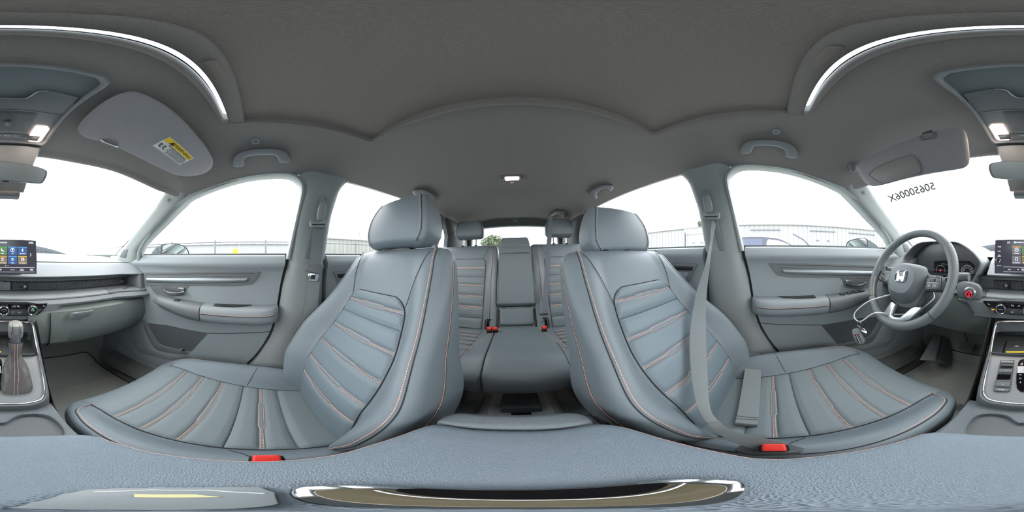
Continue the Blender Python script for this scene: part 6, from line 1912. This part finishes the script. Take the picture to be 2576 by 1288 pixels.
for k, s in ((17, -1), (18, 1)):
    o = MB()
    o.grid(lambda y, k_: V((s*(.60 + .13*k_), y, -.735 + .035*ss(k_, .0, .35) + .01*k_)), lsp(-.85, .2, 12), lsp(0, 1, 8))
    d_ = tag(o.build('trim_%d' % k, mat('sill_plastic_%d' % k, (104, 110, 108), .5, bump=(700, .3, 'v')), angle=60), kind='structure')
    g = MB()
    for q in (.45, .55, .65): g.tube([V((s*(.60 + .13*q), y, -.735 + .035 + .01*q + .001)) for y in lsp(-.7, .1, 6)], .0012, 4)
    g.build('sill_ribs', MIDP, d_)

# ================================================================ OUTSIDE
GZ = -1.13
GR = mat('pale_bounce_ground', (168, 168, 165), .9, bump=(60, .6), mott=.15)  # unseen ground, paled to bounce daylight up onto the headliner
mb = MB().box((0, 0, GZ - .1), (160, 160, .2)); tag(mb.build('ground', GR), kind='structure')
# bonnet and mirrors of this car
bn = thing('car_bonnet', (0, -1.8, -.1), 'wet speckled dark bonnet seen through the windscreen', 'bonnet')
MB().grid(lambda t, y: V((t*.80, y, ip(-y, [(1.22, .01), (1.5, .10), (1.9, .155), (2.2, .12), (2.4, -.05)]) - .13*abs(t)**2.2)), lsp(-1, 1, 31), lsp(-2.4, -1.22, 24)).build('bonnet_skin', mat('wet_dark_paint', (40, 46, 50), .8, spec=.05, fleck=(60, .7)), bn)
MB().box((0, -1.235, -.025), (1.45, .06, .03)).build('cowl_grille', BLK, bn, bevel=.005)
for i, (xx, rot) in enumerate(((-.45, 1), (.25, 1))):
    w_ = thing('wiper', (xx, -1.23, .0), ('thin black wiper arm at the foot of the windscreen, glovebox side', 'thin black wiper arm at the foot of the windscreen, wheel side')[i], 'wiper', 'windscreen wipers')
    MB().tube([V((xx, -1.235, -.005)), V((xx + .28, -1.232, .010)), V((xx + .52, -1.22, .008))], .006, 6).build('wiper_arm', BLK, w_)
def wing(pg, ph, xg, s, label):
    t = thing('wing_mirror', atx(*pg[0], xg), label, 'wing mirror', 'wing mirrors')
    g_ = smooth([atx(*p, xg) for p in pg], 2, True)
    # the glass faces backwards: turn the traced outline about its inner edge
    h_ = smooth([atx(*p, xg) for p in ph], 2, True)
    c = sum(g_, V((0, 0, 0)))/len(g_)
    fr = [c + (p - c)*1.10 for p in g_]
    MB().loft([[p + V((s*.10, -.05, 0))*k + (c - p)*sc for p in h_] for k, sc in ((.0, 0), (.4, .02), (.8, .15), (1.0, .35))]).build('mirror_housing', mat('mirror_shell_%d' % (s + 1), (70, 82, 86), .3, fleck=(90, .5), coat=.4), t, angle=60)
    MB().loft([fr, [p + V((-s*.006, .004, 0)) for p in fr], [c + (p - c)*1.0 + V((-s*.006, .004, 0)) for p in g_]], True, False).build('mirror_frame', BLK, t)
    MB().prism([p + V((-s*.005, .003, 0)) for p in g_], (s*.002, 0, 0)).build('mirror_glass', mat('wing_glass_%d' % (s + 1), (225, 230, 232), .05, metal=1), t, flat=True)
wing([(408, 625), (410, 617), (429, 613), (458, 617), (471, 629), (473, 646), (467, 657), (406, 658)], [(374, 662), (379, 638), (395, 621), (412, 613), (430, 612), (460, 616), (473, 630), (474, 650), (468, 662)], -.92, -1, 'dark wing mirror outside the window, on the side of the wire fence')
wing([(2132, 640), (2131, 613), (2140, 605), (2171, 599), (2181, 604), (2182, 618), (2179, 643)], [(2130, 645), (2130, 612), (2140, 603), (2171, 597), (2186, 604), (2199, 612), (2214, 625), (2218, 640), (2216, 648)], .92, 1, 'dark wing mirror outside the window, on the side of the parked dark car')

GAL = mat('galvanised', (88, 91, 94), .5, metal=.3)
SID = mat('pale_siding', (112, 114, 110), .8); SIDW = mat('white_siding', (128, 130, 130), .8)
fn = thing('wire_fence', (-7.4, -1, GZ), 'galvanised wire fence with top rail beyond the window by the glovebox', 'fence')
mb = MB(); mb.tube([V((-7.4, -9, .84)), V((-7.4, 9, .84))], .035, 8); mb.build('top_rail', GAL, fn)
mb = MB(); mb.tube([V((-7.4, -9, -.05)), V((-7.4, 9, -.05))], .03, 8); mb.build('middle_rail', GAL, fn)
for i in range(6):
    y = 5.0 - i*2.35
    MB().tube([V((-7.4, y, GZ)), V((-7.4, y, .95))], .045, 8).build('fence_post', GAL, fn)
mb = MB()
for i in range(42):
    y = -8.5 + i*.4; mb.tube([V((-7.4, y, GZ)), V((-7.4, y, .84))], .004, 4)
o = mb.build('fence_wires', mat('thin_wire', (150, 152, 154), .5), fn); o['kind'] = 'stuff'
tag(MB().box(atx(592, 632, -7.41), (.03, .26, .24)).build('yellow_sign', LY, bevel=.01), 'small square yellow sign fixed to the wire fence', 'sign')
bw = thing('metal_shed', (-9, 8, GZ), 'long low shed of pale upright metal sheeting behind the wire fence', 'shed')
mb = MB()
for i in range(150):
    y = 2.2 + i*.15
    mb.box((-9.0, y, (GZ + 1.28)/2), (.05 if i % 2 else .09, .15, 1.28 - GZ))
mb.build('wall_sheeting', SID, bw)
MB().box((-9.0, 13.4, 1.31), (.2, 22.6, .06)).build('roof_edge', SID, bw)
wbd = thing('white_hall', (-22, -10, GZ), 'large white hall washed out by daylight beyond the wire fence', 'hall')
MB().box((-24, -6, .55), (4, 30, 3.4)).build('hall_wall', SIDW, wbd)
MB().box((-21.9, -6, 2.2), (.3, 30.2, .12)).build('roof_edge', SID, wbd)
tag(MB().tube([V((-11.5, 8.2, GZ)), V((-11.5, 8.2, 2.4))], .04, 6).build('light_pole', GAL), 'thin grey pole standing behind the pale metal shed', 'pole')
# warehouse on the driver side
wh = thing('warehouse', (20.5, 0, GZ), 'big pale warehouse with upright siding and white roller doors', 'warehouse')
mb = MB()
ys_ = [11.9, 8.2]
for i in range(170):
    y = -24 + i*.3
    if 7.9 < y < 11.9: continue
    mb.box((20.5, y, (GZ + 3.4)/2), (.1 if i % 2 else .18, .3, 3.4 - GZ))
mb.build('siding', SIDW, wh)
MB().box((20.45, 1.5, 3.45), (.4, 51.4, .14)).build('roof_edge', SID, wh)
MB().box((20.45, 9.9, 3.05), (.3, 4.2, .7)).build('door_head', SIDW, wh)
rd = MB()
for k in range(9): rd.box((20.55, 9.9, GZ + .21 + k*.42), (.08 + .03*(k % 2), 3.7, .40))
rdo = rd.build('roller_door', SIDW, wh)
for y in (10.6, 9.3): MB().box((20.46, y, 1.35), (.05, .5, .18)).build('door_window', MIDP, wh)
MB().box((20.4, 11.85, .9), (.25, .12, 4.1)).build('door_frame', GAL, wh)
for y in (14.9, 17.0): MB().box((20.38, y, -.1), (.08, .9, .5)).build('wall_window', mat('sky_pane_%d' % int(y), (140, 165, 190), .2), wh)
for y0__, y1__ in ((4.9, 6.2), (-1.2, 2.6), (-8.5, -4.9), (-15, -10.5)):
    f_ = MB().box((20.36, (y0__ + y1__)/2, 2.75), (.1, y1__ - y0__, .10)).build('door_lintel', GAL, wh)
    for k in (.3, .7): MB().box((20.36, y0__ + (y1__ - y0__)*k, 1.5), (.06, .35, .12)).build('door_window', GAL, wh)
# dark parked car with an open door
pc_ = thing('parked_car', (6.2, .3, GZ), 'dark blue parked car with its front door open and a white window paper', 'car')
NAV = mat('navy_paint', (26, 32, 50), .35, coat=.2); GLS = mat('car_glass', (52, 60, 80), .3)
def carsec(y): # lower body height profile and greenhouse
    return ip(y, [(-2.9, -.55), (-2.6, -.22), (-1.2, -.12), (-1.0, -.08), (2.3, -.06), (2.5, -.4)])
def roofz(y): return ip(y, [(-1.15, -.08), (-.55, .36), (-.2, .50), (.5, .56), (1.6, .54), (2.2, .40), (2.45, -.06)])
rings = []
for y in lsp(-2.9, 2.5, 40):
    z = carsec(y)
    rings.append([V((5.4, y, GZ + .25)), V((5.32, y, -.6)), V((5.36, y, z - .06)), V((5.46, y, z)), V((7.0, y, z)), V((7.1, y, z - .06)), V((7.1, y, GZ + .25))])
MB().loft(rings).build('car_body', NAV, pc_)
rings = []
for y in lsp(-1.15, 2.45, 36):
    z = roofz(y); zb = carsec(y); i_ = .24*max(0, (z - zb))/.6
    rings.append([V((5.46, y, zb)), V((5.46 + i_, y, z - .03)), V((5.56 + i_, y, z)), V((6.9 - i_, y, z)), V((7.0 - i_, y, z - .03)), V((7.0, y, zb))])
gh_ = MB().loft(rings).build('cabin', NAV, pc_)
def cy_(y, t): # point on the cabin's near side
    z = roofz(y); zb = carsec(y); i_ = .24*max(0, (z - zb))/.6
    return V((5.455 + (i_ )*t, y, zb + (z - .03 - zb)*t))
for (a, b), nm, m_ in (((1.15, 2.1), 'rear_side_window', GLS), ((.30, 1.05), 'rear_side_window', GLS), ((-.75, .15), 'front_side_window', mat('bright_cabin', (205, 210, 212), .3))):
    pts = [cy_(y, .08) for y in lsp(a, b, 6)] + [cy_(y, .86) for y in lsp(b, a, 6)]
    pts = [p for p in pts]
    MB().prism(smooth(pts, 1, True), (-.012, 0, 0)).build(nm, m_, pc_, flat=True)
wp_ = MB().prism([cy_(y, t) + V((-.014, 0, 0)) for y, t in ((1.25, .15), (1.9, .15), (1.78, .62), (1.35, .62))], (-.004, 0, 0)).build('window_paper', WHT, pc_, flat=True)
mb = MB()
for k in range(5): mb.tube([cy_(1.35, .22 + .08*k) + V((-.02, 0, 0)), cy_(1.75, .22 + .08*k) + V((-.02, 0, 0))], .006, 4)
mb.build('paper_print', INK, pc_)
# opened door
od = [V((5.40, -.85, -.08)), V((4.75, -1.25, -.08)), V((4.78, -1.22, .10)), V((5.05, -1.02, .38)), V((5.36, -.72, .60))]
MB().tube([od[1], od[2], od[3], od[4]], .022, 6).build('open_door_frame', NAV, pc_)
MB().prism([V((5.40, -.85, -.9)), V((4.75, -1.25, -.9)), od[1], od[0]], (.05, .08, 0)).build('open_door', NAV, pc_)
MB().box((4.70, -1.36, -.02), (.10, .22, .16)).build('door_mirror', mat('pale_mirror', (190, 198, 206), .2), pc_, bevel=.03)
for y in (-1.9, 1.6):
    MB().lathe((5.42, y, GZ + .34), (-1, 0, 0), [(.02, .05), (.20, .05), (.22, .03), (.33, .02), (.34, -.2), (.02, -.2)], 28).build('wheel', BLK, pc_)
# trees and poles behind
def tree(c, rx_, rz_, n, label, seed):
    random.seed(seed)
    t = thing('leafy_tree', (c[0], c[1], GZ), label, 'tree', 'trees beyond the yard')
    mb = MB()
    for i in range(n):
        a = random.random()*2*PI; b = math.acos(2*random.random() - 1); r_ = random.random()**.4
        p = V((c[0] + rx_*r_*math.sin(b)*math.cos(a), c[1] + rx_*.7*r_*math.sin(b)*math.sin(a), c[2] + rz_*r_*math.cos(b)))
        s = .10 + .16*random.random(); e = V((random.uniform(-1, 1), random.uniform(-1, 1), random.uniform(-1, 1))).normalized(); g = e.cross(V((.3, .5, .8))).normalized()
        k = len(mb.v); mb.v += [p + e*s, p + g*s*.6, p - e*s, p - g*s*.6]; mb.f.append((k, k+1, k+2, k+3))
    mb.build('foliage', mat('leaves_%d' % seed, (92, 104, 80), .8), t, flat=True)
    MB().tube([V((c[0], c[1], GZ)), V((c[0] + .1, c[1], c[2] - rz_*.3)), V((c[0], c[1], c[2] + rz_*.3))], [.25, .18, .05], 8).build('trunk', mat('bark_%d' % seed, (90, 82, 72), .9), t)
tree((-3.6, 27, 1.6), 2.4, 2.0, 3200, 'tall hazy green tree seen through the back window beside the brown pole', 3)
tree((-.6, 29, .7), 1.0, 1.0, 800, 'smaller hazy green tree seen through the back window beside the taller one', 5)
tree((22.6, 9.6, 4.2), 1.6, .8, 900, 'dark mound of foliage showing over the warehouse roller door', 8)
for (px, y, zt_, lb_) in ((1269, 24, 2.2, 'thin brown pole seen through the back window, next to the trees'), (1323, 26, 2.8, 'thin grey utility pole seen through the back window, away from the trees')):
    p = aty(px, 600, y)
    t = thing('utility_pole', (p.x, y, GZ), lb_, 'pole', 'poles behind the car')
    MB().tube([V((p.x, y, GZ)), V((p.x, y, zt_))], .07, 8).build('pole_shaft', mat('pole_wood_%d' % px, (150, 125, 112), .8), t)
    MB().box((p.x, y, zt_ - .4), (.9, .06, .06)).build('cross_arm', GAL, t)
w_ = MB(); a = aty(1269, 600, 24); b = aty(1323, 600, 26)
w_.tube([V((a.x - 12, 24, 2.4)), V((a.x, 24, 1.85)), V((b.x, 26, 2.4)), V((b.x + 10, 27, 3.2))], .012, 4)
tag(w_.build('overhead_wire', GAL), 'faint overhead wire running between the poles behind the car', 'wire')
